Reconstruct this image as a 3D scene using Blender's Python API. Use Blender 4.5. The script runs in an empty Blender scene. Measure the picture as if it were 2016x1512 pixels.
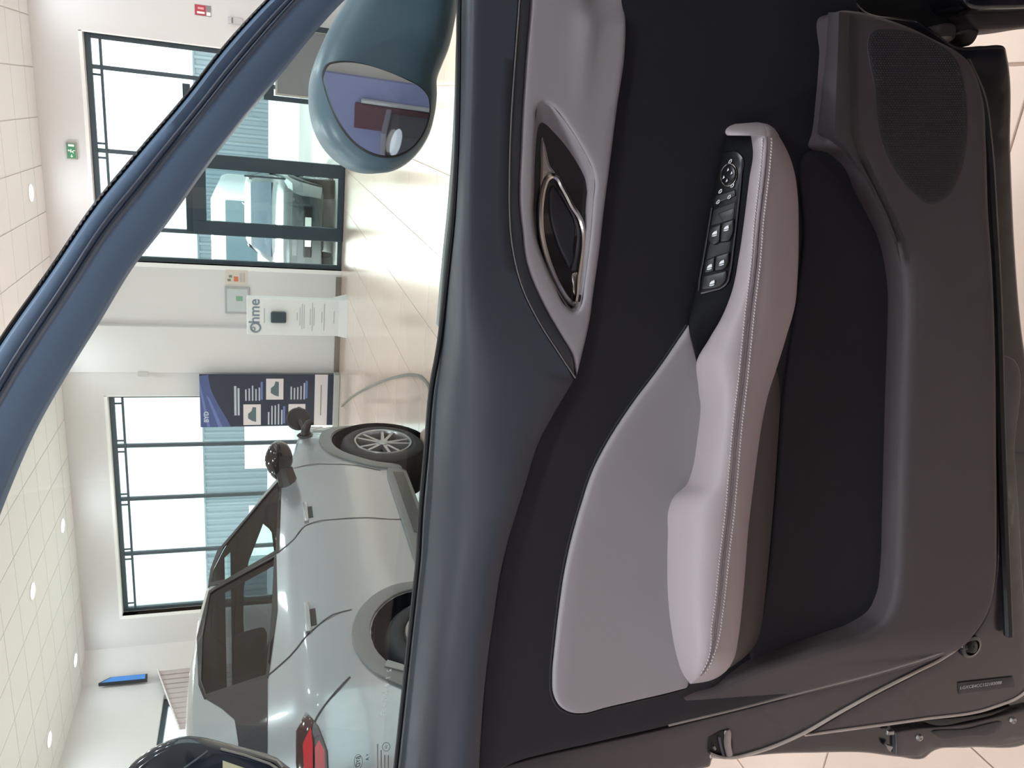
import bpy, bmesh, math, random
import numpy as np
from mathutils import Vector, Matrix
from mathutils.geometry import delaunay_2d_cdt
random.seed(4)
S = bpy.context.scene
COL = S.collection
PI = math.pi

# ------------------------------------------------------------------ camera
F = 1514.0                       # focal length in pixels of the 2016 px wide frame
EYE = np.array([0.0, 0.0, 1.25])
PITCH, YAW = math.radians(18.04), math.radians(19.85)
fw = np.array([-math.sin(YAW) * math.cos(PITCH), math.cos(YAW) * math.cos(PITCH), -math.sin(PITCH)])
rt = np.array([math.cos(YAW), math.sin(YAW), 0.0])
up = np.cross(rt, fw)
cam = bpy.data.cameras.new('camera')
cam.sensor_fit = 'HORIZONTAL'; cam.sensor_width = 36.0; cam.lens = 36.0 * F / 2016
cam.clip_start = 0.02; cam.clip_end = 300
camo = bpy.data.objects.new('camera', cam); COL.objects.link(camo)
cx, cy, cz = -up, rt, -fw        # the phone is held upright but its picture is stored lying on its side
camo.matrix_world = Matrix(((cx[0], cy[0], cz[0], EYE[0]), (cx[1], cy[1], cz[1], EYE[1]), (cx[2], cy[2], cz[2], EYE[2]), (0, 0, 0, 1)))
S.camera = camo

# ------------------------------------------------------------------ world, exposure, room lamps
wd = bpy.data.worlds.new('sky'); S.world = wd; wd.use_nodes = True
bg = wd.node_tree.nodes['Background']
bg.inputs[0].default_value = (0.93, 0.97, 1.0, 1); bg.inputs[1].default_value = 2.6
S.view_settings.view_transform = 'Standard'; S.view_settings.look = 'None'
S.view_settings.exposure = 0.0; S.view_settings.gamma = 1.0; S.view_settings.use_curve_mapping = False
sl = bpy.data.lights.new('sun', 'SUN'); sl.energy = 17.0; sl.angle = 0.14; sl.color = (1, .98, .95)
so = bpy.data.objects.new('sun', sl); COL.objects.link(so)
so.rotation_euler = Vector((0.21, -0.98, -0.36)).to_track_quat('-Z', 'Y').to_euler(); so.location = (0, 20, 12)
D, CEIL = 12.7, 4.2              # far wall, ceiling height
XL, XR, YB = -10.0, 6.0, -6.0
LAMPS = [(-1.6 - 2.54 * i, y) for i in range(-3, 4) for y in (12.0, 10.25, 7.0, 3.5, 0.0, -3.5)]
for (lx, ly) in LAMPS:
    la = bpy.data.lights.new('downlight_lamp', 'AREA'); la.shape = 'DISK'; la.size = 0.3
    la.energy = {12.0: 7.5, 10.25: 11, 7.0: 18, 3.5: 32, 0.0: 41, -3.5: 18}[ly]; la.color = (.86, .95, 1.0)
    lo = bpy.data.objects.new('downlight_lamp', la); COL.objects.link(lo); lo.location = (lx, ly, CEIL - 0.06)

# ------------------------------------------------------------------ geometry helpers
def ray(x, y):
    return fw * F + rt * ((1511.5 - y) - 755.75) + up * (1007.5 - x)
def onplane(x, y, P, N):
    d = ray(x, y); return EYE + d * (np.dot(np.asarray(P) - EYE, N) / np.dot(d, N))
def onz(x, y, z=0.0): return onplane(x, y, (0, 0, z), np.array([0, 0, 1.0]))
def ony(x, y, Y=D): return onplane(x, y, (0, Y, 0), np.array([0, 1.0, 0]))
def onx(x, y, X): return onplane(x, y, (X, 0, 0), np.array([1.0, 0, 0]))

def lin(c):
    return tuple(((v / 255) / 12.92 if v / 255 <= .04045 else ((v / 255 + .055) / 1.055) ** 2.4) for v in c)

MATS = {}
def mat(name, rgb, rough=.5, metal=0.0, spec=.5, coat=0.0, bump=None, var=0.0, vscale=6.0, emit=0.0):
    if name in MATS: return MATS[name]
    m = bpy.data.materials.new(name); m.use_nodes = True
    nt = m.node_tree; b = nt.nodes['Principled BSDF']
    c = lin(rgb)
    b.inputs['Base Color'].default_value = (*c, 1)
    b.inputs['Roughness'].default_value = rough; b.inputs['Metallic'].default_value = metal
    b.inputs['Specular IOR Level'].default_value = spec
    b.inputs['Coat Weight'].default_value = coat; b.inputs['Coat Roughness'].default_value = .04
    if emit:
        b.inputs['Emission Color'].default_value = (*c, 1); b.inputs['Emission Strength'].default_value = emit
    tc = nt.nodes.new('ShaderNodeTexCoord')
    if var:
        n = nt.nodes.new('ShaderNodeTexNoise'); n.inputs['Scale'].default_value = vscale; n.inputs['Detail'].default_value = 5
        r = nt.nodes.new('ShaderNodeMapRange'); r.inputs[3].default_value = 1 - var; r.inputs[4].default_value = 1 + var
        mx = nt.nodes.new('ShaderNodeVectorMath'); mx.operation = 'MULTIPLY'; mx.inputs[0].default_value = c
        nt.links.new(tc.outputs['Object'], n.inputs['Vector']); nt.links.new(n.outputs['Fac'], r.inputs[0])
        nt.links.new(r.outputs[0], mx.inputs[1]); nt.links.new(mx.outputs[0], b.inputs['Base Color'])
    if bump:
        n = nt.nodes.new('ShaderNodeTexNoise'); n.inputs['Scale'].default_value = bump[0]; n.inputs['Detail'].default_value = 3
        bp = nt.nodes.new('ShaderNodeBump'); bp.inputs['Strength'].default_value = bump[1]; bp.inputs['Distance'].default_value = .00025
        nt.links.new(tc.outputs['Object'], n.inputs['Vector']); nt.links.new(n.outputs['Fac'], bp.inputs['Height'])
        nt.links.new(bp.outputs[0], b.inputs['Normal'])
    MATS[name] = m; return m

def glass(name, tint, refl=.06, rough=0.0, boost=1.0):
    m = bpy.data.materials.new(name); m.use_nodes = True; nt = m.node_tree; nt.nodes.clear()
    o = nt.nodes.new('ShaderNodeOutputMaterial'); mx = nt.nodes.new('ShaderNodeMixShader')
    t = nt.nodes.new('ShaderNodeBsdfTransparent'); t.inputs[0].default_value = (*tint, 1)
    g = nt.nodes.new('ShaderNodeBsdfGlossy'); g.inputs['Roughness'].default_value = rough
    fr = nt.nodes.new('ShaderNodeLayerWeight'); fr.inputs[0].default_value = .5
    pw = nt.nodes.new('ShaderNodeMath'); pw.operation = 'POWER'; pw.inputs[1].default_value = 5
    ml = nt.nodes.new('ShaderNodeMath'); ml.operation = 'MULTIPLY_ADD'; ml.inputs[1].default_value = .9 * boost; ml.inputs[2].default_value = .05 * boost
    nt.links.new(fr.outputs['Facing'], pw.inputs[0]); nt.links.new(pw.outputs[0], ml.inputs[0]); nt.links.new(ml.outputs[0], mx.inputs[0])
    nt.links.new(t.outputs[0], mx.inputs[1]); nt.links.new(g.outputs[0], mx.inputs[2]); nt.links.new(mx.outputs[0], o.inputs[0])
    MATS[name] = m; return m

ROOT = {}
def tag(o, label=None, cat=None, group=None, kind=None):
    if label: o['label'] = label
    if cat: o['category'] = cat
    if group: o['group'] = group
    if kind: o['kind'] = kind
    return o
def empty(name, loc, label=None, cat=None, group=None, rz=0.0):
    o = bpy.data.objects.new(name, None); COL.objects.link(o); o.empty_display_size = .1
    o.location = tuple(loc); o.rotation_euler = (0, 0, rz)
    ROOT[o] = np.array(loc, float); return tag(o, label, cat, group)

def mesh_obj(name, V, Fc, m, parent=None, world=True, smooth=False, kind=None, sharp=None):
    V = np.array(V, float).reshape(-1, 3); loc = None
    if parent is not None:
        if world: V = V - ROOT[parent]
    else:
        lo, hi = V.min(0), V.max(0); loc = np.array([(lo[0] + hi[0]) / 2, (lo[1] + hi[1]) / 2, lo[2]]); V = V - loc
    me = bpy.data.meshes.new(name)
    me.from_pydata([tuple(v) for v in V], [], [tuple(int(i) for i in f) for f in Fc])
    me.validate(); me.update()
    ms = m if isinstance(m, (list, tuple)) else [m]
    for q in ms: me.materials.append(q)
    if smooth:
        me.polygons.foreach_set('use_smooth', [True] * len(me.polygons))
        if sharp: me.set_sharp_from_angle(angle=math.radians(sharp))
    o = bpy.data.objects.new(name, me); COL.objects.link(o)
    if parent is not None: o.parent = parent; ROOT[o] = ROOT[parent]
    else: o.location = tuple(loc); ROOT[o] = loc
    if kind: o['kind'] = kind
    return o

class MB:
    def __init__(s): s.V = []; s.F = []
    def add(s, V, Fc):
        n = len(s.V); s.V += [tuple(v) for v in V]; s.F += [tuple(i + n for i in f) for f in Fc]; return s
    def box(s, lo, hi):
        x0, y0, z0 = lo; x1, y1, z1 = hi
        return s.add([(x0, y0, z0), (x1, y0, z0), (x1, y1, z0), (x0, y1, z0), (x0, y0, z1), (x1, y0, z1), (x1, y1, z1), (x0, y1, z1)],
                     [(3, 2, 1, 0), (4, 5, 6, 7), (0, 1, 5, 4), (1, 2, 6, 5), (2, 3, 7, 6), (3, 0, 4, 7)])
    def bbox(s, lo, hi, b=.01):                      # box with chamfered edges
        lo = np.array(lo, float); hi = np.array(hi, float); b = min(b, *(0.45 * (hi - lo)))
        bm = bmesh.new(); r = bmesh.ops.create_cube(bm, size=1)
        for v in bm.verts: v.co = Vector((lo + hi) / 2) + Vector([v.co[i] * (hi - lo)[i] for i in range(3)])
        bmesh.ops.bevel(bm, geom=bm.edges[:], offset=b, segments=2, affect='EDGES', profile=.5)
        bm.verts.index_update()
        s.add([tuple(v.co) for v in bm.verts], [tuple(v.index for v in f.verts) for f in bm.faces]); bm.free(); return s
    def tube(s, P, r, n=8, closed=False):
        P = [np.array(p, float) for p in P]; N = len(P); rings = []
        prev = None
        for i in range(N):
            a = P[i - 1] if (i > 0 or closed) else P[i]; b = P[(i + 1) % N] if (i < N - 1 or closed) else P[i]
            t = b - a; t = t / (np.linalg.norm(t) + 1e-9)
            if prev is None:
                h = np.array([0, 0, 1.0]) if abs(t[2]) < .9 else np.array([1.0, 0, 0]); u = np.cross(t, h)
            else: u = prev - t * np.dot(prev, t)
            u /= np.linalg.norm(u); v = np.cross(t, u); prev = u
            ri = r[i] if hasattr(r, '__len__') else r
            rings.append([P[i] + ri * (u * math.cos(2 * PI * k / n) + v * math.sin(2 * PI * k / n)) for k in range(n)])
        V = [p for R in rings for p in R]; Fc = []
        for i in range(N if closed else N - 1):
            j = (i + 1) % N
            for k in range(n): Fc.append((i * n + k, i * n + (k + 1) % n, j * n + (k + 1) % n, j * n + k))
        if not closed: Fc += [tuple(range(n))[::-1], tuple((N - 1) * n + k for k in range(n))]
        return s.add(V, Fc)
    def lathe(s, prof, c, ax, n=32):                 # prof = (radius, height) along axis ax through c
        c = np.array(c, float); ax = np.array(ax, float); ax /= np.linalg.norm(ax)
        h = np.array([0, 0, 1.0]) if abs(ax[2]) < .9 else np.array([1.0, 0, 0])
        u = np.cross(h, ax); u /= np.linalg.norm(u); v = np.cross(ax, u); V = []; Fc = []
        for (r, t) in prof:
            for k in range(n): V.append(c + ax * t + r * (u * math.cos(2 * PI * k / n) + v * math.sin(2 * PI * k / n)))
        for i in range(len(prof) - 1):
            for k in range(n): Fc.append((i * n + k, i * n + (k + 1) % n, (i + 1) * n + (k + 1) % n, (i + 1) * n + k))
        return s.add(V, Fc)
    def build(s, name, m, parent=None, world=True, smooth=False, kind=None, sharp=35):
        return mesh_obj(name, s.V, s.F, m, parent, world, smooth, kind, sharp if smooth else None)

def curve_pts(pts, step, closed=True):
    """smooth outline through the points; a third element marks a corner"""
    n = len(pts); P = [np.array(p[:2], float) for p in pts]; cor = [len(p) > 2 for p in pts]; out = []
    for i in range(n if closed else n - 1):
        a, b = P[i], P[(i + 1) % n]; L = np.linalg.norm(b - a)
        if L < 1e-9: continue
        def tan(j, end):
            if cor[j % n] or (not closed and j in (0, n - 1)): return b - a
            p, q = P[(j - 1) % n], P[(j + 1) % n]; c = P[j % n]
            l1, l2 = np.linalg.norm(c - p), np.linalg.norm(q - c)
            d = ((c - p) / (l1 + 1e-9) * l2 + (q - c) / (l2 + 1e-9) * l1) / (l1 + l2 + 1e-9)
            return d * L
        t0, t1 = tan(i, 0), tan(i + 1, 1); k = max(1, int(round(L / step)))
        for q in range(k):
            t = q / k
            out.append((2 * t**3 - 3 * t**2 + 1) * a + (t**3 - 2 * t**2 + t) * t0 + (-2 * t**3 + 3 * t**2) * b + (t**3 - t**2) * t1)
    if not closed: out.append(P[-1])
    return np.array(out)

def inpoly(P, Q):
    x, y = P[:, 0][:, None], P[:, 1][:, None]
    x0, y0 = Q[:, 0][None], Q[:, 1][None]; x1, y1 = np.roll(Q[:, 0], -1)[None], np.roll(Q[:, 1], -1)[None]
    c = ((y0 > y) != (y1 > y)) & (x < (x1 - x0) * (y - y0) / (y1 - y0 + 1e-15) + x0)
    return (c.sum(1) % 2) == 1
def polydist(P, Q):
    a = Q[None]; b = np.roll(Q, -1, 0)[None]; p = P[:, None]
    ab = b - a; t = np.clip(((p - a) * ab).sum(2) / ((ab**2).sum(2) + 1e-15), 0, 1)
    return np.sqrt((((a + ab * t[..., None]) - p)**2).sum(2)).min(1)

def fill2d(bnd, holes, grid, rings=()):
    """triangulate the inside of an outline, with rows of points close to the rim; returns points, tris, rim distance"""
    loops = [bnd] + list(holes); pts = [bnd] + list(holes); edges = []; n = 0
    for L in loops:
        edges += [(n + i, n + (i + 1) % len(L)) for i in range(len(L))]; n += len(L)
    allb = loops
    def dist(P): return np.min([polydist(P, L) for L in allb], axis=0)
    def inside(P):
        r = inpoly(P, bnd)
        for h in holes: r &= ~inpoly(P, h)
        return r
    A = (bnd[:, 0] * np.roll(bnd[:, 1], -1) - np.roll(bnd[:, 0], -1) * bnd[:, 1]).sum()
    last = 0
    for d in rings:
        for L in loops:
            a2 = (L[:, 0] * np.roll(L[:, 1], -1) - np.roll(L[:, 0], -1) * L[:, 1]).sum()
            t = np.roll(L, -1, 0) - np.roll(L, 1, 0); t /= (np.linalg.norm(t, axis=1)[:, None] + 1e-12)
            nn = np.stack([-t[:, 1], t[:, 0]], 1) * (1 if a2 > 0 else -1)
            if L is not bnd: nn = -nn
            q = L + nn * d; q = q[inside(q)]
            if len(q): q = q[dist(q) > d * .93]; pts.append(q)
        last = d
    lo, hi = bnd.min(0), bnd.max(0)
    gx, gy = np.meshgrid(np.arange(lo[0] + grid * .37, hi[0], grid), np.arange(lo[1] + grid * .37, hi[1], grid))
    gx = gx + (np.arange(gx.shape[0]) % 2)[:, None] * grid * .5
    G = np.stack([gx.ravel(), gy.ravel()], 1)
    if len(G):
        G = G[inside(G)]
        if len(G): pts.append(G[dist(G) > last + grid * .4])
    P = np.concatenate([p for p in pts if len(p)])
    r = delaunay_2d_cdt([Vector(p) for p in P], edges, [], 0, 1e-7)
    Q = np.array([tuple(v) for v in r[0]]); T = [tuple(f) for f in r[2]]
    cen = np.array([Q[list(t)].mean(0) for t in T]); ok = inside(cen)
    T = [t for t, k in zip(T, ok) if k]
    T = [t if ((Q[t[1]] - Q[t[0]])[0] * (Q[t[2]] - Q[t[0]])[1] - (Q[t[1]] - Q[t[0]])[1] * (Q[t[2]] - Q[t[0]])[0]) > 0 else t[::-1] for t in T]
    return Q, T, dist(Q), loops

def rimloops(Q, loops):
    from mathutils import kdtree
    kd = kdtree.KDTree(len(Q))
    for i, q in enumerate(Q): kd.insert((q[0], q[1], 0), i)
    kd.balance(); return [[kd.find((p[0], p[1], 0))[1] for p in L] for L in loops]

def surf_pad(name, bnd, holes, fn, m, parent, h, r=0, crown=0, cw=.03, grid=.012, world=True, flip=False):
    """a padded panel: outline in 2-D, fn(a, b, lift) gives the point in space; rounded rim, skirt going back by h"""
    rings = (r * .12, r * .45, r) if r else ()
    Q, T, d, loops = fill2d(bnd, holes, grid, rings)
    z = np.zeros(len(Q))
    if r: dd = np.clip(d, 0, r); z += np.sqrt(np.clip(r * r - (r - dd)**2, 0, None)) - r
    if crown: z += crown * (1 - np.exp(-d / cw))
    V = [fn(q[0], q[1], zz) for q, zz in zip(Q, z)]; Fc = list(T)
    if h:
        for L in rimloops(Q, loops):
            n = len(V); V += [fn(Q[i][0], Q[i][1], -r - h) for i in L]
            a2 = sum(Q[L[i]][0] * Q[L[(i + 1) % len(L)]][1] - Q[L[(i + 1) % len(L)]][0] * Q[L[i]][1] for i in range(len(L)))
            ccw = a2 > 0
            if L and loops and len(L) == len(loops[0]) and np.allclose(Q[L[0]], loops[0][0]): want = True
            else: want = False
            for i in range(len(L)):
                j = (i + 1) % len(L); q = (L[i], n + i, n + j, L[j])
                Fc.append(q if ccw == want else q[::-1])
    if flip: Fc = [f[::-1] for f in Fc]
    return mesh_obj(name, V, Fc, m, parent, world, True, None, 50)

def text_obj(name, s, size, M, m, parent, extrude=.0004, bold=0.0, align='CENTER'):
    cu = bpy.data.curves.new(name, 'FONT'); cu.body = s; cu.size = size; cu.align_x = align; cu.align_y = 'CENTER'
    cu.extrude = extrude; cu.offset = bold; cu.resolution_u = 3
    o = bpy.data.objects.new(name, cu); COL.objects.link(o)
    dg = bpy.context.evaluated_depsgraph_get(); me = bpy.data.meshes.new_from_object(o.evaluated_get(dg))
    bpy.data.objects.remove(o); bpy.data.curves.remove(cu)
    V = [tuple(M @ v.co) for v in me.vertices]; Fc = [tuple(p.vertices) for p in me.polygons]; bpy.data.meshes.remove(me)
    if M.determinant() < 0: Fc = [f[::-1] for f in Fc]
    return mesh_obj(name, V, Fc, m, parent)
def frame_matrix(o, ax, ay):
    ax = np.array(ax, float); ay = np.array(ay, float); az = np.cross(ax, ay)
    return Matrix(((ax[0], ay[0], az[0], o[0]), (ax[1], ay[1], az[1], o[1]), (ax[2], ay[2], az[2], o[2]), (0, 0, 0, 1)))

# ------------------------------------------------------------------ materials
m_wall = mat('wall_paint', (217, 215, 216), .75, var=.02, vscale=1.5)
m_ceil = mat('ceiling_tile', (219, 217, 218), .85, bump=(900, .25))
m_grid = mat('ceiling_grid', (208, 201, 197), .6)
m_tile = mat('floor_tile', (226, 203, 188), .13, spec=.5, var=.035, vscale=14)
m_grout = mat('floor_grout', (196, 170, 152), .8)
m_skirt = mat('skirting', (128, 118, 108), .5)
m_frame = mat('window_frame_metal', (66, 80, 88), .4, metal=.2)
m_white = mat('white_plastic', (236, 236, 236), .4)
m_reveal = mat('window_reveal', (240, 240, 238), .6)
m_pane = glass('window_glass', (.93, .98, .97))
m_carglass = glass('car_window_glass', (.86, .95, .93), boost=.8)
m_doorglass = glass('door_window_glass', (.76, .82, .80), boost=.8)
m_privacy = glass('privacy_glass', (.17, .20, .23), boost=.9)
m_clad = mat('blue_grey_cladding', (136, 152, 160), .5, metal=.0)
m_ground = mat('concrete_ground', (205, 205, 200), .85, var=.06, vscale=3)
m_downl = mat('downlight_diffuser', (255, 250, 240), .5, emit=9.0)
m_black = mat('black_plastic', (16, 16, 19), .35)
m_rubber = mat('tyre_rubber', (34, 36, 40), .65, var=.1, vscale=30)
m_chrome = mat('satin_chrome', (190, 186, 182), .18, metal=1.0)
m_alloy = mat('alloy_wheel', (168, 170, 172), .28, metal=.85)

# ------------------------------------------------------------------ room shell
def struct(o): o['kind'] = 'structure'; return o
GX, GY = .594, 1.188
floor = struct(MB().box((XL - 1, YB - 1, -.12), (XR + 1, D + .35, -.006)).build('floor', m_grout))
# tiles: those the camera can see singly are parts, all the others one joined part
seen, rest = [], MB()
tile_me = None
ix0, ix1 = int((XL - .184) // GX), int((XR - .184) // GX); iy0, iy1 = int((YB - 1.092) // GY), int((D - 1.092) // GY)
for i in range(ix0, ix1 + 1):
    for j in range(iy0, iy1 + 1):
        x0, y0 = .184 + i * GX, 1.092 + j * GY
        c = np.array([x0 + GX / 2, y0 + GY / 2, 0]) - EYE; z = c @ fw
        vis = z > .3 and abs(c @ rt / z * F) < 900 and abs(c @ up / z * F) < 1250
        x1, y1 = x0 + GX, min(y0 + GY, D)
        if vis and x0 < .9 and y1 - y0 > 1 : seen.append((np.linalg.norm(c), x0, y0))
        else: rest.box((max(x0, XL) + .0018, max(y0, YB) + .0018, -.006), (min(x1, XR) - .0018, y1 - .0018, 0))
seen.sort()
tb = MB().bbox((.003, .003, -.006), (GX - .003, GY - .0018, 0), .002)
for k, (_, x0, y0) in enumerate(seen):
    if k >= 290: rest.box((x0 + .0018, y0 + .0018, -.006), (x0 + GX - .0018, y0 + GY - .0018, 0)); continue
    if tile_me is None:
        o = mesh_obj('floor_tile', tb.V, tb.F, m_tile, floor, world=False); tile_me = o.data
    else:
        o = bpy.data.objects.new('floor_tile', tile_me); COL.objects.link(o); o.parent = floor
    o.location = Vector((x0, y0, 0)) - floor.location
rest.build('floor_tiles_beyond', m_tile, floor, kind='stuff')

ceil = struct(MB().box((XL - 1, YB - 1, CEIL + .012), (XR + 1, D + .35, CEIL + .2)).build('ceiling', m_grid))
CT = .645
ct = MB().bbox((.006, .006, 0), (CT - .006, CT - .006, .014), .004)
cme = None; crest = MB()
for i in range(-16, 11):
    for j in range(-29, 1):
        x0 = -.006 + i * CT; y0 = 12.265 + (j - 0) * CT
        if x0 < XL - .6 or x0 > XR: continue
        y1 = y0 + CT
        full = y1 < D
        cc = np.array([x0 + CT / 2, y0 + CT / 2, CEIL]) - EYE; z = cc @ fw
        if z > 0 and abs(cc @ rt / z * F) < 800 and abs(cc @ up / z * F) < 1090 and full:
            if cme is None:
                o = mesh_obj('ceiling_tile', ct.V, ct.F, m_ceil, ceil, world=False); cme = o.data
            else:
                o = bpy.data.objects.new('ceiling_tile', cme); COL.objects.link(o); o.parent = ceil
            o.location = Vector((x0, y0, CEIL)) - ceil.location
        else:
            crest.box((x0 + .006, y0 + .006, CEIL), (x0 + CT - .006, min(y1, D) - .006, CEIL + .013))
crest.build('ceiling_tiles_beyond', m_ceil, ceil, kind='stuff')

# far wall with two glazed openings
RW = (-2.62, .52, 3.575); LW = (-8.92, -4.80, 3.575); T = .30
wall = MB()
wall.box((XL - .5, D, RW[2]), (XR, D + T, CEIL + .05))
wall.box((XL - .5, D, 0), (LW[0], D + T, RW[2])); wall.box((LW[1], D, 0), (RW[0], D + T, RW[2])); wall.box((RW[1], D, 0), (XR, D + T, RW[2]))
struct(wall.build('wall_far', m_wall))
struct(MB().bbox((-4.36, D - .10, 0), (-3.60, D + .01, CEIL), .01).build('trim_1', m_wall))       # shallow pilaster
lw = MB(); yw0, yw1 = 9.2, 11.2
lw.box((XL - T, YB, 2.86), (XL, D + T, CEIL + .05)); lw.box((XL - T, 11.85, 0), (XL, D + T, 2.86)); lw.box((XL - T, YB, 0), (XL, 6.5, 2.86))
struct(lw.build('wall_left', m_wall))
struct(MB().add([(XL, 12.3, 0), (XL + .42, D, 0), (XL, D, 0), (XL, 12.3, CEIL), (XL + .42, D, CEIL), (XL, D, CEIL)],
                [(0, 1, 4, 3), (0, 3, 5, 2), (1, 2, 5, 4), (0, 2, 1), (3, 4, 5)]).build('trim_2', m_wall))
struct(MB().box((XL - T, YB - T, 0), (XR + T, YB, CEIL + .05)).build('wall_back', mat('back_wall_paint', (224, 212, 200), .7)))
struct(MB().box((XL, YB, 0), (-1.9, YB + .06, CEIL)).build('trim_4', mat('blue_wall_panel', (176, 180, 226), .95, spec=.1)))
wr_ = MB().box((XR, YB, 0), (XR + T, 3.0, CEIL + .05)).box((XR, 11.5, 0), (XR + T, D + T, CEIL + .05)).box((XR, 3.0, 3.3), (XR + T, 11.5, CEIL + .05)).box((XR, 3.0, 0), (XR + T, 11.5, .1))
struct(wr_.build('wall_right', m_wall))
w4 = struct(empty('window_4', (XR + .15, 7.25, .1)))
for k in range(6):
    MB().box((XR + .12, 3.0 + k * 1.69, .1), (XR + .18, 3.05 + k * 1.69, 3.3)).build('mullion', m_frame, w4)
MB().box((XR + .145, 3.0, .1), (XR + .155, 11.5, 3.3)).build('pane', m_pane, w4)
struct(MB().box((LW[1] + .4, D - .015, 0), (-4.36, D, .09)).box((-3.60, D - .015, 0), (RW[0] - .1, D, .09)).box((-4.37, D - .115, 0), (-3.59, D - .10, .09)).build('baseboard_far', m_skirt))

ct_ = empty('counter', (-4.0, YB + .5, 0), 'dark reception counter behind the viewer, seen only in the door mirror', 'counter')
MB().bbox((-6.2, YB + .3, 0), (-2.12, YB + .9, 1.42), .02).build('front', mat('counter_dark', (60, 62, 74), .5), ct_)
MB().bbox((-6.25, YB + .25, 1.42), (-2.10, YB + .95, 1.47), .01).build('worktop', mat('counter_top', (150, 150, 165), .3), ct_)
rp_ = empty('display_stand', (-2.3, YB + .2, 0), 'dark red display panel behind the viewer, seen only in the door mirror', 'display board')
MB().bbox((-2.36, YB + .1, 0), (-2.12, YB + .16, 1.78), .01).build('board', mat('board_dark_red', (110, 60, 74), .6), rp_)
MB().bbox((-2.11, YB + .1, 0), (-2.08, YB + .16, 1.72), .005).build('edge_strip', m_white, rp_)
def window(n, x0, x1, zt, mull, bar):
    fr = struct(empty('window_%d' % n, ((x0 + x1) / 2, D + .16, 0)))
    def part(nm, lo, hi, m): return MB().bbox(lo, hi, .006).build(nm, m, fr)
    Y0, Y1 = D + .12, D + .18
    part('reveal', (x0 - .02, D - .004, zt), (x1 + .02, D + .12, zt + .05), m_reveal)
    part('reveal', (x0 - .07, D - .004, 0), (x0, D + .12, zt + .05), m_reveal)
    part('reveal', (x1, D - .004, 0), (x1 + .02, D + .12, zt + .05), m_reveal)
    part('frame_head', (x0, Y0, zt - .075), (x1, Y1, zt), m_frame)
    part('frame_sill', (x0, Y0, 0), (x1, Y1, .07), m_frame)
    part('frame_jamb', (x0, Y0, .07), (x0 + .065, Y1, zt - .075), m_frame)
    part('frame_jamb', (x1 - .065, Y0, .07), (x1, Y1, zt - .075), m_frame)
    part('blind_rail', (x0 + .06, Y0 - .01, bar - .035), (x1 - .06, Y0 + .03, bar), m_frame)
    xs = [x0 + .065] + list(mull) + [x1 - .065]
    for x in mull:
        part('mullion', (x - .03, Y0, .07), (x + .03, Y1, zt - .075), m_frame)
    for a, b in zip(xs[:-1], xs[1:]):
        part('pane', (a, D + .145, .06), (b, D + .152, zt - .07), m_pane)
        for k in (0, 1):
            x = a + .10 if k == 0 else b - .10
            if b - a > .4: part('rail_bracket', (x - .015, Y0, bar - .002), (x + .015, Y0 + .02, zt - .075), m_frame)
    return fr
window(1, RW[0], RW[1], RW[2], [-2.14, -1.04, .09], 3.40)
window(2, LW[0], LW[1], LW[2], [-7.76, -6.70, -5.72], 3.40)
# automatic glass door set in the right-hand glazing
dr = struct(empty('door_1', (-1.55, D + .05, 0)))
m_door = mat('door_frame_metal', (48, 62, 72), .45, metal=.2)
for nm, lo, hi in (('door_stile', (-2.15, D + .02, 0), (-1.94, D + .09, 2.24)), ('door_stile', (-1.16, D + .02, 0), (-.95, D + .09, 2.24)),
                   ('door_head', (-1.94, D + .02, 2.05), (-1.16, D + .09, 2.24)), ('door_sill', (-1.94, D + .02, 0), (-1.16, D + .09, .10))):
    MB().bbox(lo, hi, .008).build(nm, m_door, dr)
MB().box((-1.94, D + .05, .10), (-1.16, D + .058, 2.05)).build('door_pane', m_pane, dr)
MB().tube([(-1.22, D - .02, .9), (-1.22, D - .02, 1.5)], .014).box((-1.23, D - .02, .93), (-1.21, D + .03, .95)).box((-1.23, D - .02, 1.45), (-1.21, D + .03, 1.47)).build('door_handle', m_frame, dr)
# header panel over the door and the grey solid infill right of it
MB().bbox((-2.14, D + .10, 2.24), (.0, D + .19, 2.34), .006).build('door_track', m_door, dr)
# left-hand window in the side wall
w3 = struct(empty('window_3', (XL - .1, 9.1, 0)))
for nm, lo, hi in (('frame_head', (XL - .2, 6.5, 2.78), (XL - .1, 11.85, 2.86)), ('frame_jamb', (XL - .2, 11.77, 0), (XL - .1, 11.85, 2.78)), ('frame_jamb', (XL - .2, 6.5, 0), (XL - .1, 6.6, 2.78)),
                   ('mullion', (XL - .2, 9.2, 0), (XL - .1, 9.28, 2.78))):
    MB().bbox(lo, hi, .006).build(nm, m_frame, w3)
MB().box((XL - .16, 6.6, 0), (XL - .15, 11.77, 2.78)).build('pane', m_pane, w3)

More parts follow.
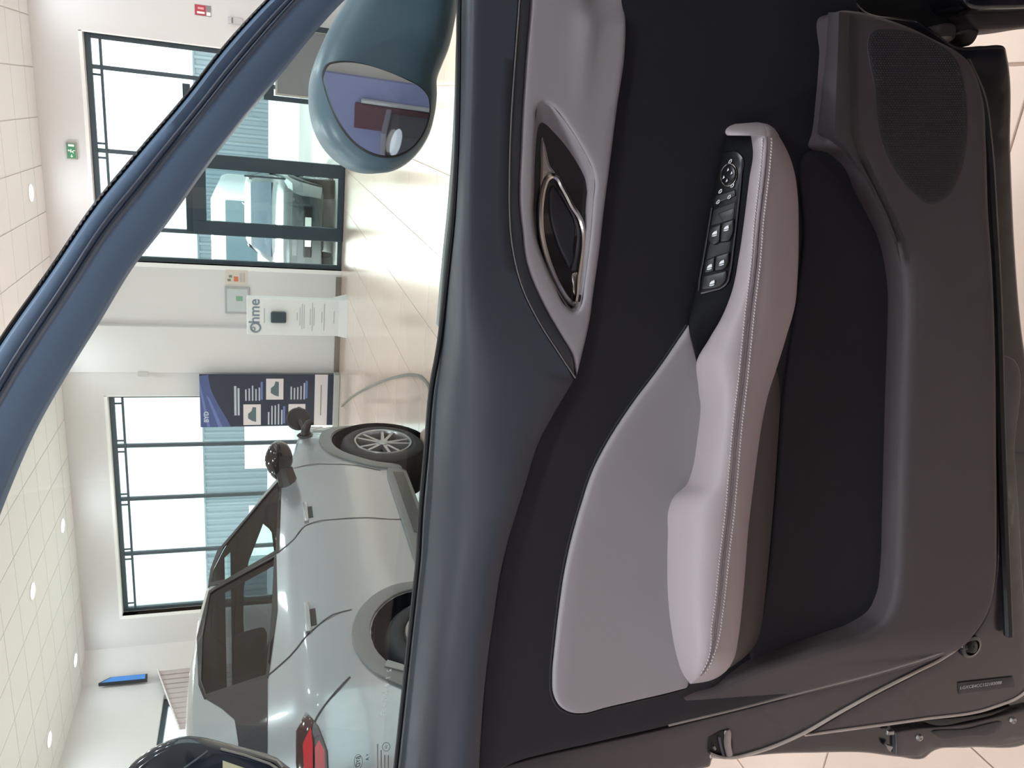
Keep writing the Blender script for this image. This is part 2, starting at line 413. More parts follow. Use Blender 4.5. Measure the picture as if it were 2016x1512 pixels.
for k, (lx, ly) in enumerate(LAMPS):
    vis = ly >= 10 and lx < 0
    lab = None
    if vis and lx > -9.5:
        lab = {(-1.6, 12.0): 'round ceiling downlight above the glass door, rightmost one in view',
               (-6.68, 12.0): 'round ceiling downlight in front of the left window, close to the far wall',
               (-6.68, 10.25): 'round ceiling downlight one row nearer than the one at the left window',
               (-9.22, 12.0): 'round ceiling downlight in the far left corner of the ceiling',
               (-9.22, 10.25): 'round ceiling downlight at the left, nearer than the one in the far corner'}.get((round(lx, 2), ly))
    if not lab:
        MB().lathe([(.125, .0), (.13, -.006), (.105, -.008), (.001, -.008)], (lx, ly, CEIL), (0, 0, 1), 20).build('recessed_light', m_downl, ceil); continue
    e = empty('downlight', (lx, ly, CEIL - .006), lab, 'light', 'recessed ceiling downlights')
    MB().lathe([(.125, .0), (.13, -.006), (.118, -.012), (.105, -.008)], (lx, ly, CEIL), (0, 0, 1), 24).build('trim_ring', m_white, e, smooth=True)
    MB().lathe([(.105, -.006), (.001, -.006)], (lx, ly, CEIL), (0, 0, 1), 24).build('diffuser', m_downl, e)

# ------------------------------------------------------------------ outside: ground, cladded building
gr = struct(MB().box((-70, D + .35, -.2), (50, 80, -.03)).build('ground', m_ground))
BY = 30.0
bld = empty('cladded_building', (-8, BY, 0), 'blue-grey corrugated metal building seen through both windows', 'building')
def bseg(a, b):
    MB().box((a, BY + .1, 1.0), (b, BY + 6, 3.42)).build('wall', m_clad, bld)
    r = MB(); x = a
    while x < b:
        r.add([(x, BY + .1, 1.0), (x + .05, BY + .02, 1.0), (x + .12, BY + .02, 1.0), (x + .17, BY + .1, 1.0), (x, BY + .1, 3.4), (x + .05, BY + .02, 3.4), (x + .12, BY + .02, 3.4), (x + .17, BY + .1, 3.4)],
              [(0, 1, 5, 4), (1, 2, 6, 5), (2, 3, 7, 6)]); x += .30
    r.build('cladding_ribs', m_clad, bld, kind='stuff')
    MB().box((a, BY + .04, 3.40), (b, BY + 6, 3.47)).build('eaves_trim', mat('eaves_metal', (120, 140, 150), .4), bld)
    MB().box((a, BY - .1, -.05), (b, BY + 6, 1.02)).build('plinth', mat('white_plinth', (245, 245, 245), .8), bld)
bseg(-34, 8)
for a, b, c in ((-18.6, -16.2, 1.75), (-14.5, -12.6, 1.9)):
    MB().box((a, BY, -.05), (b, BY + .08, c)).build('roller_shutter', mat('white_shutter', (250, 250, 250), .7), bld)

# ------------------------------------------------------------------ things along the far wall
def q3(px, Y): return [ony(x, y, Y) for x, y in px]
def slab(name, px, Y, th, m, parent=None):
    """flat board hung parallel to the far wall; its four corners seen at the given pixels"""
    q = q3(px, Y); V = [tuple(p) for p in q] + [(p[0], p[1] + th, p[2]) for p in q]
    return mesh_obj(name, V, [(0, 1, 2, 3), (7, 6, 5, 4), (0, 4, 5, 1), (1, 5, 6, 2), (2, 6, 7, 3), (3, 7, 4, 0)], m, parent)
def rect(name, x0, x1, z0, z1, Y, th, m, parent=None, b=.004):
    return MB().bbox((x0, Y - th, z0), (x1, Y, z1), b).build(name, m, parent)

ex = empty('exit_sign', (-1.06, D, 3.745), 'small green emergency exit sign high on the far wall above the glazed door', 'sign')
rect('sign_case', -1.18, -.95, 3.74, 3.87, D, .05, mat('sign_case_grey', (150, 155, 146), .5), ex)
m_green = mat('exit_green', (70, 140, 105), .4); m_sw = mat('sign_white', (245, 250, 245), .5)
rect('green_panel', -1.165, -.965, 3.752, 3.858, D - .05, .004, m_green, ex, .001)
rect('door_symbol', -1.005, -.975, 3.765, 3.84, D - .054, .003, m_sw, ex, .001)
mn = MB().lathe([(.0, -.003), (.012, -.003), (.012, 0)], (-1.06, D - .054, 3.835), (0, 1, 0), 12)
for a, b_ in (((-1.062, 3.82), (-1.075, 3.79)), ((-1.075, 3.79), (-1.055, 3.775)), ((-1.055, 3.775), (-1.06, 3.757)), ((-1.075, 3.79), (-1.095, 3.778)), ((-1.065, 3.815), (-1.04, 3.805)), ((-1.065, 3.815), (-1.088, 3.812))):
    mn.tube([(a[0], D - .055, a[1]), (b_[0], D - .055, b_[1])], .006, 6)
mn.build('running_figure', m_sw, ex)
ar = MB().add([(-1.155, D - .0545, 3.805), (-1.135, D - .0545, 3.825), (-1.135, D - .0545, 3.785), (-1.155, D - .052, 3.805), (-1.135, D - .052, 3.825), (-1.135, D - .052, 3.785)], [(0, 2, 1), (3, 4, 5), (0, 1, 4, 3), (1, 2, 5, 4), (2, 0, 3, 5)])
ar.box((-1.137, D - .0545, 3.799), (-1.115, D - .052, 3.811)).build('arrow', m_sw, ex)

rs = empty('fire_sign', (.99, D, 1.93), 'small red and white fire equipment sign on the far wall, top right', 'sign')
rect('sign_plate', .92, 1.06, 1.925, 2.14, D, .006, mat('sign_grey', (140, 138, 142), .5), rs, .001)
rect('red_panel', .925, 1.055, 1.995, 2.136, D - .006, .003, mat('sign_red', (185, 62, 76), .5), rs, .001)
rect('white_symbol', .945, .972, 2.01, 2.11, D - .009, .002, m_sw, rs, .001); rect('pink_symbol', 1.0, 1.028, 2.02, 2.10, D - .009, .002, mat('sign_pink', (226, 160, 172), .5), rs, .001)
rect('white_panel', .93, .975, 1.932, 1.985, D - .006, .003, m_sw, rs, .001)
cb = empty('call_box', (.91, D, 1.5), 'small grey wall box with a dark slot beside the slanted window pillar', 'control box')
rect('case', .87, .955, 1.50, 1.70, D, .04, mat('box_grey', (196, 192, 194), .5), cb, .008)
rect('slot', .875, .95, 1.635, 1.655, D - .04, .003, mat('slot_grey', (120, 115, 115), .6), cb, .001)

nt_ = empty('safety_notice', (-2.79, D, 1.46), 'small printed safety notice with an orange symbol beside the window edge', 'notice')
rect('sheet', -2.905, -2.675, 1.46, 1.79, D, .006, mat('notice_paper', (214, 204, 194), .6), nt_, .001)
rect('orange_symbol', -2.86, -2.78, 1.60, 1.665, D - .006, .003, mat('notice_orange', (214, 120, 92), .6), nt_, .001)
rect('grey_symbol', -2.80, -2.76, 1.69, 1.74, D - .006, .003, mat('notice_grey', (130, 135, 122), .6), nt_, .001); rect('grey_symbol', -2.86, -2.82, 1.71, 1.76, D - .006, .003, MATS['notice_grey'], nt_, .001)
for k in range(4): rect('text_line', -2.87, -2.72, 1.50 + k * .022, 1.508 + k * .022, D - .006, .002, mat('print_grey', (160, 150, 148), .7), nt_, .0005)
cf = empty('framed_certificate', (-3.15, D, 1.43), 'grey framed certificate with a green emblem, partly behind the white charger stand', 'picture')
rect('frame', -3.38, -2.94, 1.43, 1.80, D, .025, mat('frame_silver', (172, 172, 170), .4), cf, .006)
rect('sheet', -3.345, -2.975, 1.46, 1.77, D - .025, .003, mat('certificate_paper', (196, 200, 202), .5), cf, .001)
rect('green_emblem', -3.17, -3.09, 1.535, 1.635, D - .028, .002, mat('emblem_green', (128, 168, 145), .6), cf, .001)

sk = empty('wall_sensor', (-4.38, D, 2.95), 'tiny grey sensor strip high on the wall above the dark banner', 'sensor')
rect('case', -4.42, -4.34, 2.95, 3.10, D - .10, .02, mat('sensor_grey', (190, 190, 186), .5), sk, .004)

# white charger stand
SY = 11.62
st = empty('charger_stand', (-3.1, SY, 0), 'tall white charger display stand with a dark charger unit and grey lettering', 'display stand')
m_stand = mat('stand_white', (226, 228, 228), .35)
xa, xb = ony(560, 660, SY)[0], ony(560, 588, SY)[0]; zt = ony(485, 622, SY)[2]
MB().bbox((xa, SY, .0), (xb, SY + .16, zt), .012).build('board', m_stand, st)
MB().add([(xa - .02, SY - .03, 0), (xb + .02, SY - .03, 0), (xb, SY - .001, .13), (xa, SY - .001, .13), (xa - .03, SY + .3, 0), (xb + .03, SY + .3, 0), (xb, SY + .2, .20), (xa, SY + .2, .20)],
         [(0, 1, 2, 3), (5, 4, 7, 6), (1, 5, 6, 2), (4, 0, 3, 7), (3, 2, 6, 7), (0, 4, 5, 1)]).build('foot', m_stand, st)
def sx(u): return xa + (xb - xa) * u
MB().bbox((sx(.36), SY - .075, .90), (sx(.66), SY - .0, 1.12), .022).build('charger_unit', mat('charger_dark', (44, 62, 72), .3), st)
m_ohme = mat('lettering_grey_blue', (120, 136, 150), .5)
Mt = frame_matrix((sx(.64), SY - .002, 1.345), (1, 0, 0), (0, 0, 1))
text_obj('brand_lettering', 'hme', .215, Mt, m_ohme, st, .001, .004)
MB().tube([(sx(.20) + .068 * math.cos(t), SY - .003, 1.335 + .068 * math.sin(t)) for t in np.linspace(0, 2 * PI, 28)[:-1]], .013, 6, True).build('ring_letter', m_ohme, st)
MB().tube([(sx(.20) - .022 + .026 * math.cos(t), SY - .003, 1.365 + .022 * math.sin(t)) for t in np.linspace(0, 2 * PI, 16)[:-1]], .009, 6, True).build('ring_letter', m_ohme, st)
for z, w in ((1.21, .4), (.74, .22), (.70, .5), (.67, .7), (.64, .66), (.55, .45), (.52, .78), (.495, .5), (.38, .3), (.345, .75), (.20, .35)):
    MB().box((sx(.53 - w / 2), SY - .003, z - .006), (sx(.53 + w / 2), SY - .0, z + .006)).build('text_line', mat('stand_print', (176, 182, 182), .6), st)

# navy roller banner in front of the window edge
BNY = 12.45
bq = [ony(393, 834, BNY), ony(393, 736, BNY), ony(668, 740, BNY), ony(668, 836, BNY)]
bx0, bx1 = min(bq[0][0], bq[3][0]), max(bq[1][0], bq[2][0]); bz1 = (bq[0][2] + bq[1][2]) / 2
bn = empty('roller_banner', ((bx0 + bx1) / 2, BNY, 0), 'dark navy printed roller banner with car pictures beside the left window', 'banner')
m_navy = mat('banner_navy', (36, 46, 66), .6, spec=.3); m_bl = mat('banner_blue', (62, 80, 132), .5)
rect('sheet', bx0, bx1, .10, bz1, BNY, .01, m_navy, bn, .001)
MB().bbox((bx0 - .02, BNY - .10, 0), (bx1 + .02, BNY + .08, .10), .015).build('base_cassette', mat('cassette_silver', (176, 176, 172), .4), bn)
def bp(u, v): return (bx0 + (bx1 - bx0) * u, BNY - .011, .10 + (bz1 - .10) * v)
def bpoly(name, uv, m, lift=0.0):
    P = [bp(u, v) for u, v in uv]; n = len(P)
    V = [(p[0], p[1] - lift - .0015, p[2]) for p in P] + [(p[0], p[1] - lift, p[2]) for p in P]
    return mesh_obj(name, V, [tuple(range(n))[::-1], tuple(range(n, 2 * n))] + [(i, n + i, n + (i + 1) % n, (i + 1) % n) for i in range(n)][::1], m, bn)
arc = [(1.0, .93), (.97, 1.0), (0, 1.0), (0, .78)] + [(u, .78 + .155 * math.sin(u * PI / 2)**1.2) for u in np.linspace(.05, .98, 10)]
bpoly('blue_picture', arc, m_bl)
bpoly('blue_streak', [(0, .93), (.9, 1.0), (.7, 1.0), (0, .95)], mat('banner_light_blue', (92, 112, 170), .5), .002)
bpoly('blue_streak', [(0, .84), (.55, .93), (.62, .955), (0, .87)], MATS['banner_light_blue'], .002)
text_obj('maker_lettering', 'BYD', .10, frame_matrix(np.array(bp(.20, .955)) - [0, .006, 0], (1, 0, 0), (0, 0, 1)), mat('banner_pale', (190, 198, 214), .5), bn, .001, .003)
m_pale = mat('banner_print_pale', (176, 184, 196), .6); m_pic = mat('banner_picture', (214, 206, 208), .6); m_dkp = mat('banner_car_print', (74, 96, 104), .6)
bpoly('heading_line', [(.22, .735), (.78, .735), (.78, .752), (.22, .752)], m_pale); bpoly('heading_line', [(.22, .712), (.74, .712), (.74, .727), (.22, .727)], m_pale)
for (u, v) in ((.03, .555), (.52, .385), (.03, .215)):
    bpoly('picture', [(u, v), (u + .40, v), (u + .40, v + .13), (u, v + .13)], m_pic, .001)
    bpoly('car_print', [(u + .06, v + .035), (u + .34, v + .035), (u + .35, v + .06), (u + .27, v + .07), (u + .22, v + .095), (u + .13, v + .095), (u + .08, v + .065)], m_dkp, .003)
for (u, v) in ((.50, .56), (.03, .39), (.52, .22)):
    for k in range(5):
        w = random.uniform(.2, .42); bpoly('text_line', [(u, v + k * .025), (u + w, v + k * .025), (u + w, v + k * .025 + .011), (u, v + k * .025 + .011)], m_pale)
    bpoly('small_picture', [(u + .02, v - .02), (u + .36, v - .02), (u + .36, v - .004), (u + .02, v - .004)], MATS['banner_light_blue'])
bpoly('white_band', [(0, .045), (1, .045), (1, .145), (0, .145)], m_pic); bpoly('text_line', [(.2, .09), (.8, .09), (.8, .10), (.2, .10)], MATS['print_grey'], .002)

# blue screen and vertical blinds at the left wall
def xq(px, X): return [onx(x, y, X) for x, y in px]
sq = xq([(193, 1345), (217, 1333), (290, 1326), (289, 1336)], XL + .12)
ts = empty('wall_screen', tuple(np.mean(sq, 0) * [1, 1, 0] + [0, 0, sq[3][2]]), 'blue screen with dark edge high on the left wall, seen almost edge on', 'screen')
V = [tuple(p) for p in sq] + [(p[0] - .07, p[1], p[2]) for p in sq]; FB = [(0, 1, 2, 3), (7, 6, 5, 4), (0, 4, 5, 1), (1, 5, 6, 2), (2, 6, 7, 3), (3, 7, 4, 0)]
mesh_obj('screen_case', V, FB, mat('screen_case_dark', (40, 44, 50), .4), ts)
c = np.mean(sq, 0); V = [tuple(c + (p - c) * .90 + [.004, 0, 0]) for p in sq] + [tuple(c + (p - c) * .90 + [.0, 0, 0]) for p in sq]
mesh_obj('screen_display', V, FB, mat('screen_blue', (64, 120, 190), .3, emit=.6), ts)
vb = empty('vertical_blind', (XL + .06, 11.7, .3), 'pinkish grey vertical blind of narrow slats at the left wall window', 'blind')
m_blind = mat('blind_fabric', (190, 178, 178), .8)
for k in range(12):
    y = 12.33 - k * .125; zt = 3.0 - (12.33 - y) * .33
    MB().bbox((XL + .05, y - .058, .3), (XL + .085, y + .050, zt), .015).build('slat', m_blind, vb, smooth=True)
MB().tube([(XL + .10, 12.40, 3.02), (XL + .10, 10.85, 2.52)], .012).build('head_rail', m_white, vb)
dsb = empty('display_board', (.42, 12.5, 0), 'grey display board in a dark frame between the glass door and the mirror', 'display board')
rect('frame_post', -.10, -.03, 0, 1.22, 12.52, .06, m_door, dsb); rect('frame_post', .90, .97, 0, 1.22, 12.52, .06, m_door, dsb)
rect('frame_top', -.03, .90, 1.08, 1.22, 12.52, .06, m_door, dsb)
rect('border', -.02, .90, .24, 1.06, 12.52, .03, mat('board_border', (190, 190, 184), .5), dsb)
rect('panel', .01, .88, .27, 1.03, 12.49, .01, mat('board_grey', (122, 124, 128), .45), dsb)

# ------------------------------------------------------------------ cars
class CarShape:
    """side profile + width law of a small hatchback; X forward from the rear axle, Z up"""
    top = [(-.90, .50), (-.87, .90), (-.80, 1.14), (-.66, 1.43), (-.56, 1.525), (-.4, 1.565), (-.1, 1.60), (.25, 1.615), (.7, 1.60), (1.05, 1.565), (1.35, 1.485), (1.75, 1.30), (2.12, 1.09), (2.35, 1.04), (2.7, .985), (3.0, .91), (3.15, .82), (3.23, .66)]
    x0, x1, hw, zs = -.90, 3.23, .88, 1.04
    def zt(s, X): return np.interp(X, [p[0] for p in s.top], [p[1] for p in s.top])
    def zb(s, X): return .215 + .10 * max(0, (-.45 - X) / .45)**2 + .05 * max(0, (X - 2.8) / .43)**2
    def wid(s, X):
        w = s.hw
        if X < -.30: w -= .17 * ((-.30 - X) / .60)**2
        if X > 2.45: w -= .26 * ((X - 2.45) / .78)**2
        return w
    def f(s, X, z):
        W = s.wid(X); a = W * (1 - (.07 * ((.60 - z) / .40)**2 if z < .60 else .032 * ((min(z, s.zs) - .60) / .44)**2))
        k = max(0, min(1, (X - .35) / .25)) * max(0, min(1, (2.15 - X) / .25))
        a -= .016 * k * math.exp(-((z - .46) / .11)**2)
        a += .010 * math.exp(-((z - .90) / .06)**2)
        if z > s.zs: a -= (z - s.zs) * .40
        return a
    def ring(s, X, e=0.0):
        zt, zb = s.zt(X) - e, s.zb(X) + (e * 3 if e else 0)
        zs = min(s.zs, zt - .07); zr = zt - .045
        R = [(0, zb), (.45 * s.wid(X), zb), (s.f(X, zb + .02) - .05 - e, zb)]
        for z in np.linspace(zb + .03, zs, 10): R.append((s.f(X, z) - e, z))
        for z in np.linspace(zs, zr, 7)[1:]: R.append((s.f(X, z) - e, z))
        b = R[-1][0]
        for a in (.25, .5, .75, .9, 1.0):
            t = a * PI / 2; R.append((b * math.cos(t)**.6 if a < 1 else 0, zr + .045 * math.sin(t)**.8))
        return R
    def loft(s, xa, xb, n, e=0.0):
        xs = np.linspace(xa, xb, n); V = []; Fc = []
        t = (1 - np.cos(np.linspace(0, PI, n))) / 2; xs = xa + (xb - xa) * (.35 * t + .65 * np.linspace(0, 1, n))
        for X in xs:
            R = s.ring(X, e); full = [(X, -y, z) for y, z in R] + [(X, y, z) for y, z in R[-2:0:-1]]
            m = len(full); V += full
        for i in range(n - 1):
            for k in range(m): Fc.append((i * m + k, i * m + (k + 1) % m, (i + 1) * m + (k + 1) % m, (i + 1) * m + k))
        Fc += [tuple(range(m))[::-1], tuple((n - 1) * m + k for k in range(m))]
        return V, Fc

def boolean(o, cutter, solver='EXACT'):
    md = o.modifiers.new('b', 'BOOLEAN'); md.operation = 'DIFFERENCE'; md.object = cutter; md.solver = solver
    try: md.material_mode = 'TRANSFER'
    except Exception: pass
    dg = bpy.context.evaluated_depsgraph_get(); dg.update()
    me = bpy.data.meshes.new_from_object(o.evaluated_get(dg)); o.modifiers.clear(); old = o.data; o.data = me; bpy.data.meshes.remove(old)
    c = cutter.data; bpy.data.objects.remove(cutter); bpy.data.meshes.remove(c)

def car(root, paint, cs, parts='full', wheels=(0.0, 2.42), wr=.33, both=True, dark=m_black, trim=None):
    def loc(name, V, Fc, m, smooth=True, sharp=30, parent=None): return mesh_obj(name, V, Fc, m, parent or root, False, smooth, None, sharp)
    ROOT[root] = np.zeros(3)
    V, Fc = cs.loft(cs.x0, cs.x1, 58)
    body = loc('body', V, Fc, [paint, dark], sharp=38)
    bm = bmesh.new(); bm.from_mesh(body.data); bmesh.ops.remove_doubles(bm, verts=bm.verts, dist=1e-5); bmesh.ops.recalc_face_normals(bm, faces=bm.faces); bm.to_mesh(body.data); bm.free()
    def cutter(V, Fc):
        bm = bmesh.new(); me = bpy.data.meshes.new('c'); me.from_pydata([tuple(v) for v in V], [], Fc); bm.from_mesh(me); bmesh.ops.recalc_face_normals(bm, faces=bm.faces); bm.to_mesh(me); bm.free()
        me.materials.append(dark); c = bpy.data.objects.new('c', me); COL.objects.link(c); c.parent = root; return c
    def prism(poly, ya, yb):
        n = len(poly); V = [(x, ya, z) for x, z in poly] + [(x, yb, z) for x, z in poly]
        return cutter(V, [tuple(range(n))[::-1], tuple(range(n, 2 * n))] + [(i, (i + 1) % n, n + (i + 1) % n, n + i) for i in range(n)])
    for wx in wheels:
        for sd in (-1, 1):
            c = [(wx + .39 * math.cos(t), wr + .01 + .39 * math.sin(t)) for t in np.linspace(0, 2 * PI, 33)[:-1]]
            boolean(body, prism(c, sd * .52, sd * 1.2))
    FW = [(1.90, 1.128), (1.72, 1.235), (1.46, 1.375), (1.27, 1.478), (1.10, 1.52), (.93, 1.53), (.90, 1.45), (1.00, 1.17)]
    RWn = [(.93, 1.18), (.84, 1.50), (.82, 1.53), (.45, 1.545), (.10, 1.53), (-.02, 1.50), (-.06, 1.23), (.4, 1.20)]
    QW = [(-.05, 1.50), (-.16, 1.425), (-.27, 1.365), (-.42, 1.345), (-.60, 1.34), (-.64, 1.23), (-.09, 1.225)]
    if parts == 'full':
        V, Fc = cs.loft(-.62, 2.02, 30, .055)
        boolean(body, cutter(V, Fc))
        for P in (FW, RWn): boolean(body, prism(P, -1.2, 1.2))
        boolean(body, prism([(1.28, 1.47), (1.40, 1.56), (2.20, 1.18), (2.02, 1.10)], -.60, .60))
    me = body.data; me.polygons.foreach_set('use_smooth', [True] * len(me.polygons)); me.set_sharp_from_angle(angle=math.radians(32))
    def side(name, poly, m, lift, sd=-1, th=.0, step=.06, grid=.07, holes=(), parent=None, corner=True, r=0):
        B = curve_pts([(p[0], p[1]) + ((1,) if corner else ()) for p in poly], step)
        H = [curve_pts([(p[0], p[1], 1) for p in h], step) for h in holes]
        fn = lambda a, b, l: (a, sd * (cs.f(a, b) + lift + l), b)
        return surf_pad(name, B, H, fn, m, parent or root, th, r, 0, .03, grid, False, flip=(sd > 0))
    def grow(P, k):
        c = np.mean(P, 0); return [tuple(np.array(p) + (np.array(p) - c) / np.linalg.norm(np.array(p) - c) * k) for p in P]
    sides = (-1, 1) if both else (-1,)
    gm = m_carglass if parts == 'full' else dark
    for sd in sides:
        nm = 'window_trim'
        side(nm, grow(FW, .035), dark, .004, sd, .012, holes=[FW]); side(nm, grow(RWn, .03), dark, .004, sd, .012, holes=[RWn])
        side('quarter_window', QW, mat('dark_gloss', (34, 38, 46), .06, coat=.5), .006, sd, .012)
        side('front_door_glass', FW, m_carglass if parts == 'full' else MATS['dark_gloss'], -.004, sd); side('rear_door_glass', RWn, m_privacy if parts == 'full' else MATS['dark_gloss'], -.004, sd)
        # arch mouldings, sills, handles, seams
        for wx in wheels:
            am = trim or dark
            o_ = [(wx + .47 * math.cos(t), wr + .02 + .475 * math.sin(t)) for t in np.linspace(-.22, PI + .22, 26)] + [(wx + .395 * math.cos(t), wr + .01 + .395 * math.sin(t)) for t in np.linspace(PI + .2, -.2, 26)]
            side('arch_moulding', o_, am, .016, sd, .03, r=.006)
        side('sill_moulding', [(.46, .22), (1.96, .22), (1.99, .36), (1.80, .385), (.62, .385), (.44, .36)], trim or dark, .012, sd, .02, r=.006)
        side('arch_reflector', [(-.30, .60), (-.24, .70), (-.20, .68), (-.27, .58)], mat('reflector_grey', (138, 142, 142), .35), .024, sd, .006)
        side('sill_insert', [(.98, .25), (1.90, .25), (1.88, .33), (1.02, .33)], mat('sill_dark', (70, 72, 70), .5), .016, sd, .01)
        for hx in (1.33, .24):
            z = .965 if hx > 1 else 1.01
            side('handle_recess', [(hx - .07, z - .028), (hx + .07, z - .028), (hx + .07, z + .028), (hx - .07, z + .028)], dark, .003, sd, .01)
            side('door_handle', [(hx - .12, z + .002), (hx + .12, z + .002), (hx + .12, z + .03), (hx - .12, z + .03)], paint, .022, sd, .012, r=.008)
        def seam(P):
            q = curve_pts(P, .05, False); t = np.gradient(q, axis=0); t /= np.linalg.norm(t, axis=1)[:, None]; nn = np.stack([-t[:, 1], t[:, 0]], 1) * .0045
            poly = list(q + nn) + list((q - nn)[::-1]); V = [(a, sd * (cs.f(a, b) + .0025), b) for a, b in poly]; n = len(q)
            Fs = [(i, i + 1, 2 * n - 2 - i, 2 * n - 1 - i) for i in range(n - 1)]
            mesh_obj('door_seam', V, Fs if sd > 0 else [f[::-1] for f in Fs], dark, root, False)
        seam([(.965, 1.16), (1.05, 1.06), (1.17, .99), (1.20, .84), (1.20, .60), (1.20, .36)])
        seam([(-.07, 1.22), (.0, 1.12), (.12, 1.02), (.22, .90), (.25, .80)]); seam([(2.0, 1.10), (2.02, .9), (1.98, .62), (1.92, .42)])
        seam([(-.26, .86), (-.45, 1.02), (-.55, 1.07)])
    # lamps, bumpers, plates
    for sd in sides:
        tl = side('tail_lamp', [(-.40, 1.065), (-.48, 1.11), (-.62, 1.115), (-.80, 1.10), (-.80, .99), (-.62, .985), (-.50, 1.015)], mat('lamp_dark', (50, 14, 20), .08, coat=.6), .008, sd, .03, r=.008)
        side('red_lens', [(-.50, 1.05), (-.56, 1.085), (-.78, 1.085), (-.78, 1.055), (-.58, 1.045)], mat('lamp_red', (190, 26, 40), .12, coat=.6), .013, sd, .004, parent=tl)
        side('red_lens', [(-.57, 1.02), (-.60, 1.038), (-.78, 1.045), (-.78, 1.005), (-.62, 1.0)], MATS['lamp_red'], .013, sd, .004, parent=tl)
        side('head_lamp', [(2.72, .86), (2.86, .90), (3.05, .84), (3.12, .76), (2.92, .76)], mat('lamp_clear', (205, 215, 220), .1, coat=.8), .01, sd, .02, r=.008)
    MB().bbox((cs.x1 - .05, -.46, .42), (cs.x1 + .015, .46, .58), .03).build('front_grille', dark, root, False)
    MB().bbox((cs.x0 - .02, -.30, .62), (cs.x0 + .05, .30, .74), .02).build('rear_plate', mat('plate_white', (225, 225, 220), .4), root, False)
    MB().bbox((cs.x1 - .0, -.26, .44), (cs.x1 + .02, .26, .55), .006).build('front_plate', MATS['plate_white'], root, False)
    MB().bbox((-.78, -.56, 1.545), (-.36, .56, 1.585), .015).build('roof_spoiler', paint, root, False, True)
    MB().add([(-.14, -.014, 1.60), (.12, -.014, 1.61), (-.20, 0, 1.68), (-.14, .014, 1.60), (.12, .014, 1.61)], [(0, 1, 2), (3, 2, 4), (1, 4, 2), (0, 2, 3), (0, 3, 4, 1)]).build('shark_fin', dark, root, False)
    ws = []
    for X in np.linspace(1.38, 2.10, 6):
        w = .60 + .10 * (X - 1.38) / .72
        for y in np.linspace(-w, w, 7): ws.append((X, y, cs.zt(X) + (.004 if parts != 'full' else -.012) - .03 * (y / .7)**2 * 0))
    mesh_obj('windscreen', ws, [(i * 7 + k, (i + 1) * 7 + k, (i + 1) * 7 + k + 1, i * 7 + k + 1) for i in range(5) for k in range(6)], m_carglass if parts == 'full' else mat('windscreen_sky_reflection', (60, 84, 104), .05, coat=.6), root, False, True)  # simple cars: sky reflection put into the pane's blue colour
    # wheels: wheel > tyre tread etc
    for wx in wheels:
        for sd in (-1, 1):
            yc = sd * (cs.hw - .012); ax = (0, sd, 0); c = (wx, yc, wr)
            w = MB().lathe([(wr - .12, -.20), (wr - .03, -.205), (wr - .004, -.185), (wr, -.14), (wr, -.06), (wr - .008, -.022), (wr - .035, .0), (wr - .085, .004), (wr - .10, -.01), (wr - .115, -.05)], c, ax, 40).build('wheel', m_rubber, root, False, True, sharp=50)
            for k in range(3):
                rr = wr - .002; MB().lathe([(rr + .0025, -.15 + k * .035), (rr + .003, -.135 + k * .035), (rr + .0025, -.12 + k * .035)], c, ax, 40).build('tread_rib', m_rubber, w, False, True)
            MB().lathe([(wr - .098, -.01), (wr - .105, .006), (wr - .118, .002), (wr - .128, -.03), (wr - .13, -.16)], c, ax, 40).build('rim', m_alloy, w, False, True)
            MB().lathe([(wr - .128, -.09), (.02, -.085)], c, ax, 32).build('rim_back', dark, w, False)
            for k in range(10):
                a = k * 2 * PI / 10 + (.18 if k % 2 else -.18) * .6; ca, sa = math.cos(a), math.sin(a); px, pz = -sa, ca
                V = []
                for (r_, hw_, t0, t1) in ((.03, .020, -.05, -.012), (wr - .118, .015, -.05, -.004)):
                    for (h, t) in ((-hw_, t0), (hw_, t0), (hw_ * .7, t1), (-hw_ * .7, t1)):
                        V.append((wx + ca * r_ + px * h, yc + sd * t, wr + sa * r_ + pz * h))
                FB_ = [(0, 1, 2, 3), (7, 6, 5, 4), (0, 4, 5, 1), (1, 5, 6, 2), (2, 6, 7, 3), (3, 7, 4, 0)]
                mesh_obj('spoke', V, FB_ if sd < 0 else [f[::-1] for f in FB_], m_alloy, w, False)
            MB().lathe([(.045, -.04), (.045, -.008), (.03, -.002), (.001, -.001)], c, ax, 20).build('hub_cap', m_alloy, w, False, True)
            MB().lathe([(.376, -.33), (.376, .0)], (wx, yc, wr + .012), ax, 32).build('wheel_well', dark, root, False)
    for sd in sides:                                   # door mirrors
        bm = bmesh.new(); bmesh.ops.create_uvsphere(bm, u_segments=20, v_segments=12, radius=1)
        for v in bm.verts:
            x, y, z = v.co
            if x < 0: x *= .35
            z *= 1 - .25 * max(0, -y * 1.0) ; v.co = Vector((1.90 + .15 * x, sd * (.965 + .145 * y), 1.135 + .095 * z))
        bm.verts.index_update()
        V = [tuple(v.co) for v in bm.verts]; Fc = [tuple(v.index for v in f.verts) for f in bm.faces]; bm.free()
        loc('door_mirror', V, Fc, mat('mirror_gloss_black', (14, 17, 24), .08, coat=.6))
        MB().tube([(1.80, sd * .78, 1.06), (1.86, sd * .84, 1.08), (1.90, sd * .90, 1.10)], [.075, .065, .06], 10).build('mirror_arm', dark, root, False, True)
